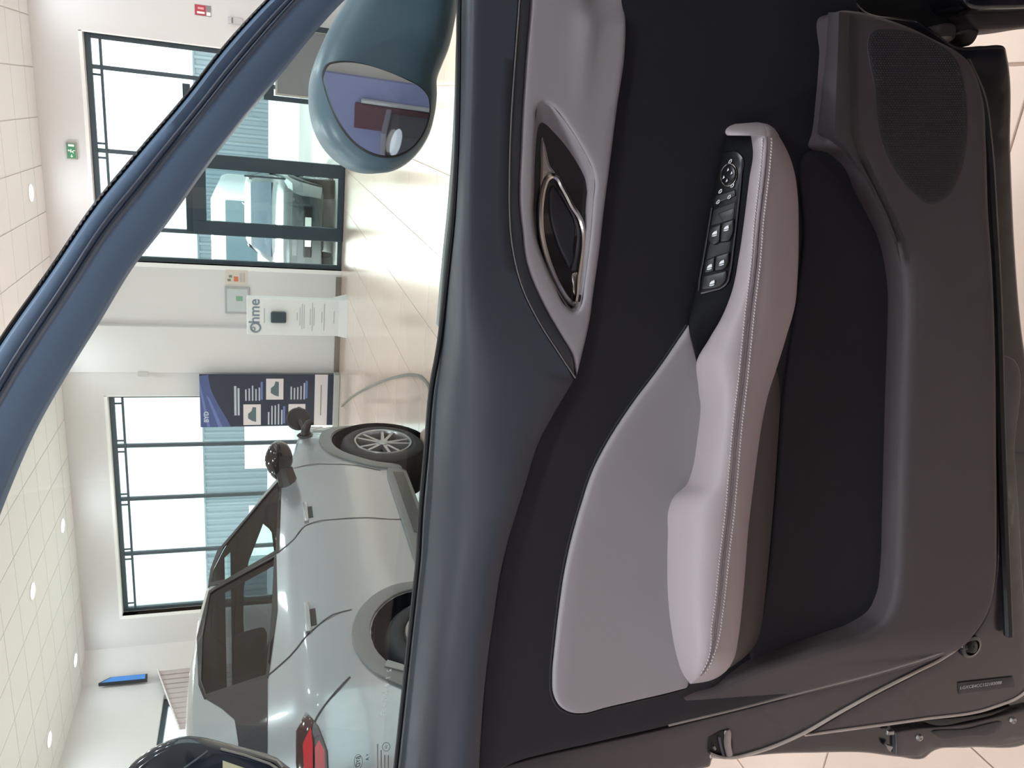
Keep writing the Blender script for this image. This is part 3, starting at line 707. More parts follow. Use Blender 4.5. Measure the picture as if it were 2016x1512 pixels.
    if parts == 'full':
        ms = mat('seat_fabric', (52, 56, 64), .8)
        for sd in (-1, 1):
            s_ = MB().bbox((.80, sd * .38 - .24, .45), (1.35, sd * .38 + .24, .66), .06)
            s_.build('seat', ms, root, False, True)
            P = MB().bbox((-.09, -.24, 0), (.07, .24, .62), .06).bbox((-.05, -.13, .66), (.05, .13, .86), .04); V = [(p[0] - .35 * p[2] * .8 + .84, p[1] + sd * .38, p[2] * .94 + .60) for p in P.V]
            mesh_obj('seat_back', V, P.F, ms, root, False, True, None, 40)
        MB().bbox((-.35, -.62, .45), (.15, .62, .68), .06).bbox((-.52, -.62, .6), (-.36, .62, 1.22), .05).build('rear_bench', ms, root, False, True)
        MB().bbox((1.75, -.70, .7), (2.05, .70, 1.06), .06).build('dashboard', dark, root, False, True)

m_silver = mat('silver_paint', (160, 167, 172), .22, metal=.45, coat=1.0)
m_cartrim = mat('grey_moulding', (112, 114, 114), .4)
cs = CarShape()
RX, RYW = -3.38, 3.20
sc = empty('car', (RX, RYW, 0), 'silver hatchback with black door mirrors parked side-on inside the showroom, charging flap open', 'car', rz=PI / 2)
car(sc, m_silver, cs, trim=m_cartrim)
# charging flap, socket and plug on the right front wing
def sp(X, z, off=0.0): return (X, -(cs.f(X, z) + off), z)
MB().lathe([(.001, .0), (.05, .0), (.062, .006), (.05, .014), (.001, .012)], sp(2.56, .925, .0), (0, -1, .1), 24).build('charge_socket', m_black, sc, False, True)
fl = MB().lathe([(.001, -.012), (.085, -.012), (.098, .0), (.085, .012), (.001, .014)], sp(2.80, .965, .10), (-.75, -.62, 0), 24).build('charge_flap', m_black, sc, False, True)
MB().tube([sp(2.62, .93, .01), sp(2.68, .94, .05), sp(2.75, .96, .09)], .014, 8).build('flap_hinge', m_black, sc, False, True)
pl = MB().tube([sp(2.56, .925, .01), sp(2.555, .92, .06), sp(2.56, .90, .10), sp(2.57, .87, .115)], [.035, .034, .028, .022], 12).build('charge_plug', m_black, sc, False, True)
ROOT[sc] = np.array([RX, RYW, 0])
# charging cable lying on the floor
def fl_(x, y, z=.012): return onz(x, y, z)
cab = [onz(672, 800, .012), fl_(690, 783), fl_(730, 760), fl_(780, 742), fl_(812, 738), fl_(832, 745), fl_(845, 765), fl_(852, 800), fl_(857, 840), fl_(862, 880), fl_(866, 930)]
cp = np.array(cab)[:, :2]; cps = curve_pts([tuple(p) for p in cp], .08, False)
tag(MB().tube([(p[0], p[1], .013) for p in cps], .012, 8).build('charging_cable', mat('cable_grey', (116, 112, 106), .5), smooth=True), 'thin grey charging cable looping over the pale floor beside the silver car', 'cable')

# vehicles outside behind the glass door
bc = empty('car', (-2.25, 17.4, -.03), 'dark grey car parked outside facing the glass door', 'car', rz=-PI / 2)
car(bc, mat('dark_grey_paint', (60, 66, 68), .3, coat=.8), CarShape(), 'simple')
vn = empty('van', (-3.2, 22.5, -.03), 'tall white van parked outside behind the dark grey car', 'van')
MB().bbox((-4.4, 20.6, .45), (-2.4, 25.4, 2.45), .22).build('van_body', mat('white_paint', (248, 248, 246), .3, coat=.5), vn, smooth=True)
MB().bbox((-4.2, 20.56, 1.35), (-2.6, 20.62, 2.1), .02).build('windscreen', mat('van_glass', (110, 132, 140), .1), vn)
MB().bbox((-4.35, 20.55, .35), (-2.45, 20.7, .62), .05).build('bumper', mat('van_bumper', (70, 78, 80), .5), vn)
for wx in (-4.32, -2.48):
    for wy in (21.5, 24.4):
        MB().lathe([(.001, -.1), (.32, -.1), (.34, -.06), (.34, .06), (.32, .1), (.001, .1)], (wx, wy, .31), (1, 0, 0), 24).build('wheel', m_rubber, vn, smooth=True)

# dark car at the left edge: only the rear corner of its roofline reaches into view
dk = empty('car', (-2.65, 1.75, 0), 'glossy black car corner at the lower left edge, in front of the silver car', 'car')
m_dkp2 = mat('black_blue_paint', (30, 36, 50), .12, coat=1.0)
dN = EYE - onz(1500, 1512, 0); dN[2] = 0; dN = ray(400, 1512) * [1, 1, 0]; dN /= -np.linalg.norm(dN)      # towards the viewer
dT = np.array([-dN[1], dN[0], 0]); dP = EYE - dN * 2.6
def dk2(x, y):
    p = onplane(x, y, dP, dN); return (np.dot(p - dP, dT), p[2])
def dk3(a, b, l): return dP * [1, 1, 0] + dT * a + np.array([0, 0, b]) + dN * l
ol = [dk2(*q) for q in [(244, 1514), (290, 1476), (330, 1456), (352, 1449), (385, 1449), (440, 1461), (500, 1477), (545, 1491), (566, 1508)]]
a_out = dk2(566, 1560)[0]; sgn = math.copysign(1, a_out - ol[-1][0])
ol = [(ol[0][0] + sgn * .5, ol[0][1] + .06)] + ol + [(a_out, ol[-1][1] - .12), (a_out + sgn * .02, .5), (a_out + sgn * .1, .2), (a_out + sgn * .9, .2), (a_out + sgn * .9, ol[0][1])]
surf_pad('body', curve_pts(ol, .03), [], dk3, m_dkp2, dk, .45, .03, grid=.05)
def dkline(name, p, r, m): MB().tube([dk3(*dk2(*q), .004) for q in p], r, 8).build(name, m, dk, smooth=True)
m_strip = mat('strip_grey', (150, 148, 146), .25, metal=.6)
dkline('trim_strip', [(456, 1470), (500, 1482), (545, 1496), (556, 1510)], .0035, m_strip); dkline('trim_strip', [(434, 1474), (480, 1486), (530, 1503), (556, 1520)], .0035, m_strip)
dkline('body_crease', [(362, 1512), (385, 1496), (408, 1479)], .003, mat('crease_grey', (88, 94, 104), .3))
wc_ = dk3(a_out + sgn * .42, .33, .0)
MB().lathe([(.20, -.10), (.31, -.12), (.33, -.09), (.33, .02), (.31, .045), (.22, .05), (.20, .03), (.03, .035), (.001, .035)], wc_, dN, 36).build('wheel', m_rubber, dk, smooth=True)
MB().lathe([(.20, .045), (.19, .052), (.05, .04), (.001, .045)], wc_, dN, 30).build('wheel_trim', m_alloy, dk, smooth=True)
lq = [(a_out + sgn * .02, .98), (a_out + sgn * .10, 1.02), (a_out + sgn * .22, 1.0), (a_out + sgn * .20, .90), (a_out + sgn * .04, .88)]
surf_pad('tail_lamp', curve_pts(lq, .02), [], lambda a, b, l: dk3(a, b, l + .012), MATS['lamp_red'], dk, .02, .006, grid=.03)
pq = [dk3(*dk2(*q), .004) for q in [(438, 1497), (505, 1520), (505, 1590), (438, 1590)]]
mesh_obj('light_panel', [tuple(p) for p in pq] + [tuple(p - dN * .01) for p in pq], FB, mat('panel_cream', (206, 202, 170), .4), dk)

# ------------------------------------------------------------------ the open front door of the near car
DA = math.radians(14)
fh = np.array([-math.sin(YAW), math.cos(YAW), 0.0])
es = rt * math.cos(DA) - fh * math.sin(DA)           # along the door, towards its hinges
nn = -(fh * math.cos(DA) + rt * math.sin(DA))        # out of the door's inner face
ZV = np.array([0, 0, 1.0]); ZB = 1.084
P0 = EYE * [1, 1, 0] + fh * .80
LEAN = {'L': -.10, 'U': .20}                          # the trim comes in towards its foot, the window towards its top
def dpt(s, z, w, pl='L'): return P0 + es * s + ZV * z + nn * (w + LEAN[pl] * (z - ZB))
def dpx(x, y, w=0.0, pl='L'):
    N = nn - LEAN[pl] * ZV; A = P0 + ZV * ZB + nn * w
    p = onplane(x, y, A, N); return (np.dot(p - P0, es), p[2])
def dp3(x, y, w=0.0, pl='L'): return dpt(*dpx(x, y, w, pl), w, pl)
foot = dpt(0, 0, -.05); foot[2] = 0.0
near = empty('car', tuple(dpt(0, .0, -.05) * [1, 1, 0]), 'black car in the foreground, its front door swung open showing pale grey leather armrest', 'car')
door = near

def pad(name, px, w, m, parent=None, h=.02, r=.004, crown=0, cw=.03, pl='L', step=5, grid=.014, holes=(), wz=None, label=None):
    B = curve_pts(px, step); H = [curve_pts(q, step) for q in holes]
    def one(a, b):
        q = dpx(a, b, w - r, pl)
        if wz:
            for _ in range(4): q = dpx(a, b, w - r + wz(*q), pl)
        return q
    g = lambda Q: np.array([one(a, b) for a, b in Q])
    fn = lambda a, b, l: dpt(a, b, w + l + (wz(a, b) if wz else 0), pl)
    o = surf_pad(name, g(B), [g(q) for q in H], fn, m, parent or door, h, r, crown, cw, grid)
    if label: o['label'] = label
    return o
def line(name, px, w, rad, m, parent=None, pl='L', closed=False, n=8, step=6):
    q = curve_pts(px, step, closed)
    return MB().tube([dp3(a, b, w if not callable(w) else w(a, b), pl) for a, b in q], rad, n, closed).build(name, m, parent or door, smooth=True)
def loft(name, rows, m, parent=None, flip=False, label=None):
    """rows = list of rows of 3-D points"""
    R = len(rows); N = len(rows[0]); V = [tuple(p) for r_ in rows for p in r_]
    Fc = [(i * N + k, (i + 1) * N + k, (i + 1) * N + k + 1, i * N + k + 1) for i in range(R - 1) for k in range(N - 1)]
    if flip: Fc = [f[::-1] for f in Fc]
    o = mesh_obj(name, V, Fc, m, parent or door, True, True, None, 55)
    if label: o['label'] = label
    return o
def yint(pts): 
    ys = [p[1] for p in pts]; xs = [p[0] for p in pts]; return lambda y: float(np.interp(y, ys, xs))
def ysm(pts):                                        # smooth x(y)
    q = curve_pts(pts, 4, False); o_ = np.argsort(q[:, 1]); return lambda y: float(np.interp(y, q[o_, 1], q[o_, 0]))

m_soft = mat('soft_trim_blue_black', (57, 62, 73), .52, bump=(700, .25), spec=.5)
m_dark = mat('dark_trim', (30, 30, 38), .6, bump=(900, .3), spec=.35)
m_low = mat('lower_trim_warm_lit', (74, 66, 69), .6, bump=(900, .3), spec=.4)  # same dark trim, with warm floor light put into a paler brown
m_grey = mat('pale_grey_insert', (152, 146, 150), .55, bump=(800, .2))
m_leat = mat('pale_grey_leather', (172, 160, 164), .5, bump=(650, .35), spec=.45)
m_gls = mat('gloss_black_panel', (14, 14, 16), .28, spec=.3)
m_satin = mat('satin_black_panel', (15, 15, 17), .55, spec=.1)
m_paint = mat('door_paint_black', (58, 52, 56), .35, coat=.4)
m_paintd = mat('door_paint_dark', (20, 19, 26), .25, coat=.6)
m_fr = mat('window_frame_trim', (106, 132, 162), .42, spec=.5)
m_seal = mat('rubber_seal', (22, 24, 28), .55)
m_metal = mat('latch_metal', (150, 148, 148), .3, metal=1.0)
m_mir = mat('mirror_silver', (215, 215, 224), .01, metal=1.0)

# --- upper trim: rolls over from the glass to the trim strip
belt = ysm([(908, -90), (906, 0), (904, 200), (900, 330), (893, 440), (882, 540), (862, 702), (853, 750), (840, 890), (828, 1028), (825, 1092), (817, 1170), (803, 1298), (780, 1512), (770, 1600)])
stripL = [(1026, -90), (1022, 0), (1014, 111), (1005, 250), (1002, 361), (1002, 400), (1007, 479), (1029, 569), (1061, 634), (1103, 700), (1132, 744)]
seam_ = [(1132, 744), (1092, 812), (1060, 872), (1040, 935), (1020, 1000), (1000, 1065), (985, 1130), (974, 1200), (960, 1300), (950, 1400), (943, 1512), (938, 1600)]
low_ = ysm(stripL); low2 = ysm(seam_)
def upl(y): return low_(y) if y <= 744 else low2(y)
rows = []
for y in np.linspace(-90, 1600, 110):
    a, b = belt(y), upl(y); L = b - a; k = min(1, L / 140)
    ex = 2.7 + 15.0 * (1 - min(1, max(0, (y - 330) / 670)))**1.5          # the roll is tight by the mirror and broad further back
    prof = [(a, -.084)] + [(a + 1.5 + (L - 5) * t, .012 - .088 * (1 - t)**ex) for t in (0, .03, .07, .12, .18, .25, .33, .42, .52, .65, .8, 1)] + [(b - .5, .009), (b, .0)]
    rows.append([dp3(x, y, w) for x, w in prof])
loft('upper_trim', rows, m_soft, flip=False)
line('belt_seal', [(belt(y) - 1.5, y) for y in np.linspace(-90, 1600, 60)], -.068, .0034, m_seal)
pad('belt_moulding', [(904, 40, 1), (902, 72), (898, 194), (892, 310), (883, 417), (874, 500), (862, 640, 1), (868, 650, 1), (884, 545), (896, 440), (903, 330), (907, 200), (910, 40, 1)], -.076, mat('belt_moulding_grey', (124, 130, 128), .5), h=.01, r=.001, grid=.01, step=5)
# --- main panel behind everything
pad('middle_panel', [(1135, -90, 1), (1660, -90, 1), (1700, 60), (1790, 300), (1800, 800), (1790, 1180), (1740, 1290), (1594, 1352), (1500, 1379), (1316, 1426), (1160, 1462), (1010, 1500), (900, 1560, 1), (925, 1500), (960, 1240), (990, 1080), (1020, 960), (1060, 840), (1110, 770), (1140, 600), (1160, 500), (1180, 300), (1205, 100)], .004, m_dark, h=.03, r=.003)
# --- dark accent strip
sl_, sr_ = stripL[:-1], [(1046, -90), (1043, 0), (1035, 97), (1024, 278), (1022, 420), (1025, 445), (1035, 519), (1061, 585), (1105, 664), (1125, 698)]
pad('accent_strip', sl_ + [(1131, 743, 1)] + sr_[::-1], .011, mat('accent_strip_dark', (52, 55, 60), .3, coat=.3), h=.012, r=.0015, grid=.01)
line('strip_edge', [(p[0] + .5, p[1]) for p in stripL], .0115, .0009, mat('edge_light_grey', (132, 128, 128), .35, metal=.4))
# --- pale grey handle insert with a scooped recess
rec = [(1067, 201), (1078, 203), (1089, 211), (1119, 249), (1148, 297), (1164, 329), (1170, 352), (1167, 400), (1162, 460), (1157, 505), (1150, 559), (1142, 603), (1136, 612), (1128, 614), (1116, 605), (1089, 559), (1069, 515), (1053, 469), (1047, 420), (1048, 380), (1049, 329), (1053, 249), (1057, 212)]
greyR = [(1226, -90), (1226, 0), (1230, 38), (1228, 111), (1214, 208), (1200, 319), (1187, 420), (1178, 499), (1168, 569), (1160, 628), (1144, 700)]
s40, zc_, s26 = dpx(1200, 36)[0], dpx(1146, 90)[1], dpx(1150, 250)[0]
def crease(a, b):
    sg_ = lambda t: 1 / (1 + math.exp(-max(-30, min(30, t))))
    k = min(1, max(0, (a - s26) / (s40 - s26)))
    low = sg_((zc_ - b) / .004)
    return .004 * k * math.exp(-((b - zc_) / .010)**2) * (1 - sg_((a - s40) / .003)) - .006 * sg_((a - s40 - .01 * (b - zc_)) / .003) * low
pad('handle_insert', sr_ + [(1134, 741, 1)] + greyR[::-1] , .010, m_grey, h=.02, r=.0035, grid=.006, holes=[rec], step=5, wz=crease)
def blend(a, b, t): return (a[0] + (b[0] - a[0]) * t, a[1] + (b[1] - a[1]) * t)
inn = [(1066, 268), (1072, 273), (1079, 281), (1101, 301), (1120, 324), (1134, 346), (1142, 364), (1150, 398), (1152, 452), (1149, 500), (1144, 552), (1139, 592), (1135, 600), (1129, 602), (1119, 596), (1094, 556), (1074, 512), (1058, 467), (1052, 420), (1053, 380), (1054, 332), (1057, 292), (1061, 272)]
N_ = 132
def res(pts): 
    q = curve_pts(pts, 2); i = np.linspace(0, len(q), N_ + 1); return np.array([q[int(k) % len(q)] for k in i])
# corresponding rims of the recess: match them point by point
def corr(A, n=6):
    out = []
    q = curve_pts(A, 3)
    m = len(A); P = [np.array(p[:2], float) for p in A]
    for i in range(m):
        for k in range(n):
            t = k / n; a, b = P[i], P[(i + 1) % m]; pm, pn = P[i - 1], P[(i + 2) % m]
            out.append(.5 * (2 * a + (b - pm) * t + (2 * pm - 5 * a + 4 * b - pn) * t * t + (-pm + 3 * a - 3 * b + pn) * t**3))
    out.append(P[0]); return np.array(out)
ra, rb = corr(rec), corr(inn)
rows = []
for t, w in ((0, .0070), (.05, .006), (.12, .002), (.5, -.010), (.85, -.017), (1.0, -.020)):
    rows.append([dp3(*(ra[i] * (1 - t) + rb[i] * t), w) for i in range(len(ra))])
loft('handle_scoop', rows, m_grey, flip=True)
pad('handle_bezel', [tuple(p) for p in rb[:-1:2]], -.017, mat('bezel_dark', (38, 42, 48), .22, coat=.3), h=.01, r=.002, grid=.01)
ring = [(1087, 346), (1096, 350), (1105, 366), (1116, 386), (1126, 406), (1140, 428), (1148, 456), (1149, 480), (1146, 508), (1140, 552), (1137, 585), (1134, 596), (1128, 598), (1120, 592), (1100, 563), (1086, 532), (1075, 500), (1067, 466), (1064, 430), (1066, 392), (1071, 366), (1078, 351)]
line('chrome_ring', ring, -.008, .0032, m_chrome, closed=True, step=4)
pad('chrome_tip', [(1066, 268), (1070, 277), (1076, 300), (1082, 325), (1092, 342), (1080, 346), (1072, 358), (1067, 372), (1062, 395), (1061, 360), (1062, 320), (1063, 285)], -.009, m_chrome, h=.01, r=.003, grid=.006, step=3)
pad('ring_floor', [(p[0] * .96 + 1103 * .04, p[1] * .97 + 480 * .03) for p in ring], -.0135, mat('handle_cup', (40, 44, 50), .4), h=.004, r=.001, grid=.01)
pad('lever', [(1086, 364), (1098, 378), (1114, 404), (1128, 432), (1131, 450), (1129, 480), (1124, 522), (1119, 528), (1110, 514), (1098, 490), (1088, 462), (1080, 430), (1078, 395), (1080, 374)], -.010, mat('lever_black', (44, 46, 53), .35), h=.006, r=.003, crown=.002, cw=.01, grid=.006, step=3)
pad('lever_edge', [(1101, 375), (1117, 397), (1133, 424), (1142, 450), (1142, 476), (1137, 515), (1133, 534), (1127, 534), (1131, 500), (1135, 460), (1128, 432), (1112, 400)], -.0105, mat('lever_edge_grey', (66, 64, 70), .4), h=.004, r=.002, grid=.006, step=3)
pad('keeper', [(1126, 538), (1137, 535), (1138, 560), (1134, 585), (1129, 580), (1126, 560)], -.010, m_chrome, h=.004, r=.0015, grid=.006, step=3)

# --- rear pale insert
armL = [(1478, 267), (1482, 300), (1475, 350), (1465, 430), (1455, 500), (1440, 575), (1420, 625), (1395, 668), (1371, 712), (1374, 760), (1377, 800), (1370, 870), (1362, 920), (1350, 953), (1322, 980), (1313, 1005), (1312, 1050), (1311, 1120), (1313, 1180), (1320, 1240), (1330, 1290), (1345, 1330), (1358, 1346)]
pad('rear_insert', [(1355, 640, 1), (1300, 720), (1240, 801), (1195, 871), (1165, 930), (1145, 990), (1125, 1060), (1110, 1130), (1100, 1200), (1092, 1270), (1087, 1332), (1089, 1365), (1102, 1390), (1124, 1401), (1145, 1402), (1190, 1391), (1250, 1377), (1310, 1363), (1352, 1352, 1), (1362, 1300), (1340, 1200), (1335, 1080), (1345, 1000), (1395, 930), (1400, 850), (1395, 780), (1374, 712, 1)], .010, m_grey, h=.014, r=.005)
line('insert_gap', [(1351, 640), (1297, 720), (1236, 801), (1191, 871), (1161, 930), (1141, 990), (1121, 1060), (1106, 1130), (1096, 1200), (1088, 1270), (1083, 1332), (1085, 1367), (1100, 1394), (1123, 1405), (1146, 1406), (1191, 1395), (1250, 1381), (1310, 1367), (1350, 1356)], .004, .0014, m_seal)

# --- armrest
aL = ysm(armL)
seamA = [(1507, 250), (1509, 270), (1507, 315), (1500, 379), (1494, 430), (1487, 517), (1475, 619), (1469, 678), (1462, 748), (1452, 830), (1444, 920), (1436, 1010), (1426, 1092), (1419, 1161), (1410, 1231), (1403, 1280), (1390, 1315), (1374, 1336), (1360, 1346)]
aS = ysm(seamA)
armR = [(1521, 250), (1540, 279), (1555, 310), (1565, 345), (1570, 385), (1572, 450), (1570, 540), (1565, 600), (1550, 655), (1530, 720), (1511, 780), (1500, 832), (1490, 900), (1480, 980), (1472, 1050), (1467, 1120), (1460, 1200), (1453, 1258), (1444, 1298), (1428, 1322), (1400, 1339), (1362, 1346)]
aR = ysm(armR)
noseL = ysm([(1490, 240.5), (1462, 241.5), (1440, 246), (1429, 254), (1427, 261), (1431, 266.5)])
noseS = ysm([(1491, 240.5), (1500, 242), (1507, 250), (1509, 267)]); noseR = ysm([(1492, 240.5), (1508, 243), (1521, 250), (1534, 267)])
def arm_w(y):                                          # heights of inner edge, seam and outer edge above the panel
    e = min(1, max(0, (y - 238) / 40)); e2 = min(1, max(0, (1348 - y) / 70)); k = math.sqrt(e * (2 - e)) * math.sqrt(e2 * (2 - e2))
    wl = .050 if y < 640 else .050 - .040 * min(1, (y - 640) / 150)
    return wl * (.35 + .65 * k), .012 + .064 * k, .010 + .042 * k
rows = []
ys = list(np.linspace(240.6, 266.4, 9)) + [267.2] + list(np.linspace(272, 1330, 120)) + list(np.linspace(1333, 1346, 6))
for y in ys:
    l, s_, r_ = (noseL(y), noseS(y), noseR(y)) if y < 267 else (aL(y), aS(y), aR(y))
    l = min(l, s_ - .2); r_ = max(r_, s_ + .2)
    wl, ws_, wr_ = arm_w(y)
    row = [dp3(l, y, -.0), dp3(l, y, wl - .004), dp3(l + .02 * (s_ - l), y, wl)]
    for t in (.06, .15, .3, .45, .6, .75, .88, .96): row.append(dp3(l + (s_ - l) * t, y, wl + (ws_ - wl) * (1 - (1 - t)**2.2)))
    row.append(dp3(s_, y, ws_ - .0016))
    for t in (.04, .12, .25, .4, .55, .7, .83, .93, .98): row.append(dp3(s_ + (r_ - s_) * t, y, ws_ + (wr_ - ws_) * t**2.4 ))
    row += [dp3(r_, y, wr_ - .003), dp3(r_ - 1.0, y, wr_ - .012), dp3(r_ - 4, y, -.0)]
    rows.append(row)
arm = loft('armrest', rows, m_leat, flip=False)
# twin stitching along the seam
def arm_pt(y, off):
    l, s_, r_ = aL(y), aS(y), aR(y); wl, ws_, wr_ = arm_w(y); x = s_ + off
    if off < 0: t = max(0, (x - l) / (s_ - l)); w = wl + (ws_ - wl) * (1 - (1 - t)**2.2)
    else: t = min(1, off / (r_ - s_)); w = ws_ + (wr_ - ws_) * t**2.4
    return dp3(x, y, w + .0004)
st_ = MB(); y = 272.0
while y < 1322:
    for off in (-9, 9):
        f_ = 1 if y < 1240 else max(.45, (1330 - y) / 90)
        a = arm_pt(y, (off - .8) * f_); b = arm_pt(y + 3.6, (off + .8) * f_); st_.tube([a, (a + b) / 2 + nn * .0006, b], .0008, 5)
    y += 6.1
st_.build('stitching', mat('stitch_thread', (196, 186, 188), .7), arm, smooth=True, kind='stuff')
MB().tube([arm_pt(y, .0) for y in np.linspace(268, 1330, 120)], .0006, 6).build('seam_piping', mat('seam_line_grey', (118, 104, 108), .7), arm, smooth=True)  # thin line along the seam, darker grey than the leather

# --- black switch panel on top of the armrest
pL = ysm([(1428, 262), (1424, 280), (1413, 330), (1405, 370), (1395, 420), (1385, 470), (1372, 545), (1362, 595), (1355, 640), (1364, 680), (1371, 712)])
def sw_w(x, y, up_=0.0):
    l, r_ = pL(y), aL(y); t = 0 if r_ - l < 1 else min(1, max(0, (x - l) / (r_ - l))); e = min(1, max(0, (712 - y) / 120))
    wr_ = arm_w(y)[0]
    return .012 + (wr_ - .004 - .012) * (t**.8) * e + up_ - .002
rows = []
for y in np.linspace(262, 711.5, 70):
    l, r_ = pL(y), (aL(y) if y > 268 else 1480) + 2
    rows.append([dp3(l, y, -.0)] + [dp3(l + (r_ - l) * t, y, sw_w(l + (r_ - l) * t, y)) for t in (0, .03, .1, .25, .4, .55, .7, .85, 1.0)])
swp = loft('switch_panel', rows, m_satin)
def spad(name, px, lift, m, h=.003, parent=None, r=.0008, step=3, grid=.006):
    """small raised key lying on the sloping switch panel"""
    B = curve_pts(px, step); c = B.mean(0)
    fn0 = lambda a, b, l: dp3(a, b, sw_w(a, b, lift + l))
    sc_ = .00055
    return surf_pad(name, B * sc_, [], lambda a, b, l: fn0(a / sc_, b / sc_, l), m, parent or swp, h, r, 0, .01, grid, flip=True)
def sline(name, px, lift, rad, m, closed=False):
    q = curve_pts(px, 4, closed); return MB().tube([dp3(a, b, sw_w(a, b, lift)) for a, b in q], rad, 6, closed).build(name, m, swp, smooth=True)
m_key = mat('key_black', (26, 26, 28), .4); m_pit = mat('switch_pit', (8, 8, 10), .5); m_icon = mat('icon_white', (232, 232, 236), .5); m_frm = mat('switch_frame_grey', (92, 90, 98), .3, metal=.5)
spad('switch_base', [(1418, 300, 1), (1452, 299), (1461, 308), (1458, 360), (1450, 430), (1443, 490), (1437, 535), (1433, 552), (1424, 563), (1402, 571), (1378, 577, 1), (1376, 570, 1), (1385, 520), (1394, 465), (1403, 410), (1410, 360)], .0012, m_gls, .002)
sline('switch_frame', [(1461, 312), (1457, 365), (1450, 430), (1443, 490), (1436, 538), (1431, 556), (1420, 566), (1400, 572), (1380, 577)], .0016, .0010, m_frm)
sline('switch_frame', [(1401, 409), (1393, 460), (1385, 508), (1377, 552), (1375, 572)], .0016, .0009, m_frm)
knob = [(1434 + 15 * math.cos(t) + 4 * math.sin(t), 344 + 20 * math.sin(t) - 8 * math.cos(t)) for t in np.linspace(0, 2 * PI, 25)[:-1]]
spad('mirror_knob', knob, .0045, m_gls, .004, r=.002); sline('knob_ring', knob, .0024, .0009, m_chrome, True)
def icon(x, y, k=1.0, kind='win'):
    if kind == 'tri': P = [(x - 2.2 * k, y + 3.2 * k, 1), (x + 2.4 * k, y + .5 * k, 1), (x + .6 * k, y - 4 * k, 1)]; spad('icon_arrow', P, .0062, m_icon, .0004, r=.0002, step=2, grid=.003)
    elif kind == 'o': sline('icon_mirror', [(x - 3, y + 4), (x - 2, y + .5), (x + 1.5, y - 3.6), (x + 3, y - 3.2), (x + 2.6, y + .8), (x - .5, y + 3.8)], .0030, .00045, m_icon, True)
    else:
        lift = .0062
        spad('icon_window', [(x - 5, y + 4, 1), (x - 3.6, y - .6), (x + 1, y - 4.6), (x + 5, y - 6, 1), (x + 5.4, y + .2, 1), (x - 4, y + 3, 1)], lift, m_icon, .0004, r=.0002, step=2, grid=.003)
        spad('icon_window', [(x - 5.4, y + 5.8, 1), (x - 5, y + 4.6, 1), (x + 4.8, y + 1.6, 1), (x + 4.4, y + 4.0, 1), (x - 1, y + 6, 1)], lift, m_icon, .0004, r=.0002, step=2, grid=.003)
for (x, y) in ((1432.5, 334), (1439.5, 340.5), (1424, 349), (1430, 355.5)): icon(x, y, 1.0, 'tri')
icon(1437, 317, 1, 'o'); icon(1441, 364.5, 1, 'o'); icon(1417.5, 376, 1, 'o')
def key(px, lift=.005): return spad('switch_key', px, lift, m_key, .005, r=.0012)
key([(1408, 385, 1), (1447, 372, 1), (1449, 385, 1), (1404, 403, 1)], .0026)
for (x, y) in ((1435, 387), (1413, 397)): icon(x, y + 0, .0, 'o')
spad('switch_pit', [(1404, 412, 1), (1448, 396, 1), (1444, 434, 1), (1398, 444, 1)], .0016, m_pit, .001); spad('switch_pit', [(1396, 478, 1), (1440, 470, 1), (1435, 505, 1), (1388, 515, 1)], .0016, m_pit, .001)
spad('pit_wall', [(1412, 420, 1), (1446, 408, 1), (1444, 432, 1), (1424, 437, 1)], .0020, mat('pit_wall_dark', (34, 33, 40), .4), .001)
key([(1398, 448, 1), (1419, 440, 1), (1416, 476, 1), (1403, 481), (1395, 474)]); key([(1420, 439, 1), (1444, 431, 1), (1441, 462), (1434, 473), (1417, 476, 1)])
key([(1388, 512, 1), (1407, 505, 1), (1405, 533, 1), (1386, 537, 1)]); key([(1408, 504, 1), (1435, 496, 1), (1431, 522), (1427, 528), (1406, 533, 1)])
key([(1384, 543, 1), (1431, 532, 1), (1428, 552), (1422, 560), (1380, 570, 1)], .0035)
for (x, y) in ((1429, 449), (1406, 459.5), (1420, 517), (1396, 525), (1401, 557)): icon(x, y)

# --- underside strip below the armrest, lower panel with map pocket lip, speaker
sR = ysm([(1512, 700), (1528, 728), (1535, 775), (1533, 840), (1529, 900), (1522, 1000), (1513, 1100), (1505, 1180), (1497, 1238), (1486, 1270), (1462, 1296), (1440, 1312), (1425, 1322)])
rows = []
for y in np.linspace(715, 1318, 60):
    a, b = aR(y) - 3, max(sR(y), aR(y) - 2); w = arm_w(y)[2]
    rows.append([dp3(a, y, w - .012), dp3(a + (b - a) * .35, y, w - .014), dp3(a + (b - a) * .8, y, .014), dp3(b, y, .010), dp3(b, y, -.002)])
loft('armrest_underside', rows, mat('underside_brown', (68, 60, 59), .65))
lip = [(1650, 22), (1646, 100), (1638, 194), (1630, 260), (1624, 288), (1632, 294, 1), (1655, 298, 1), (1685, 322), (1712, 380), (1737, 428), (1757, 472), (1769, 520), (1776, 580), (1775, 650), (1771, 750), (1766, 900), (1762, 1030), (1758, 1130), (1750, 1185), (1732, 1220), (1697, 1243), (1640, 1262), (1560, 1286), (1490, 1308), (1440, 1330)]
edge1 = [(1594, 1359), (1750, 1318), (1844, 1288), (1882, 1272), (1908, 1247), (1932, 1213), (1946, 1178), (1954, 1130), (1956, 1050), (1955, 900), (1953, 700), (1950, 600), (1945, 500), (1939, 420), (1934, 278), (1928, 194), (1915, 150), (1898, 119), (1868, 95), (1838, 80), (1780, 52), (1714, 30), (1680, 22)]
s_a, s_b = dpx(1340, 1440, .01)[0], dpx(1600, 1240, .03)[0]
def lowfade(a, b):
    t = min(1, max(0, (a - s_a) / (s_b - s_a))); t = t * t * (3 - 2 * t); return -.044 * (1 - t)
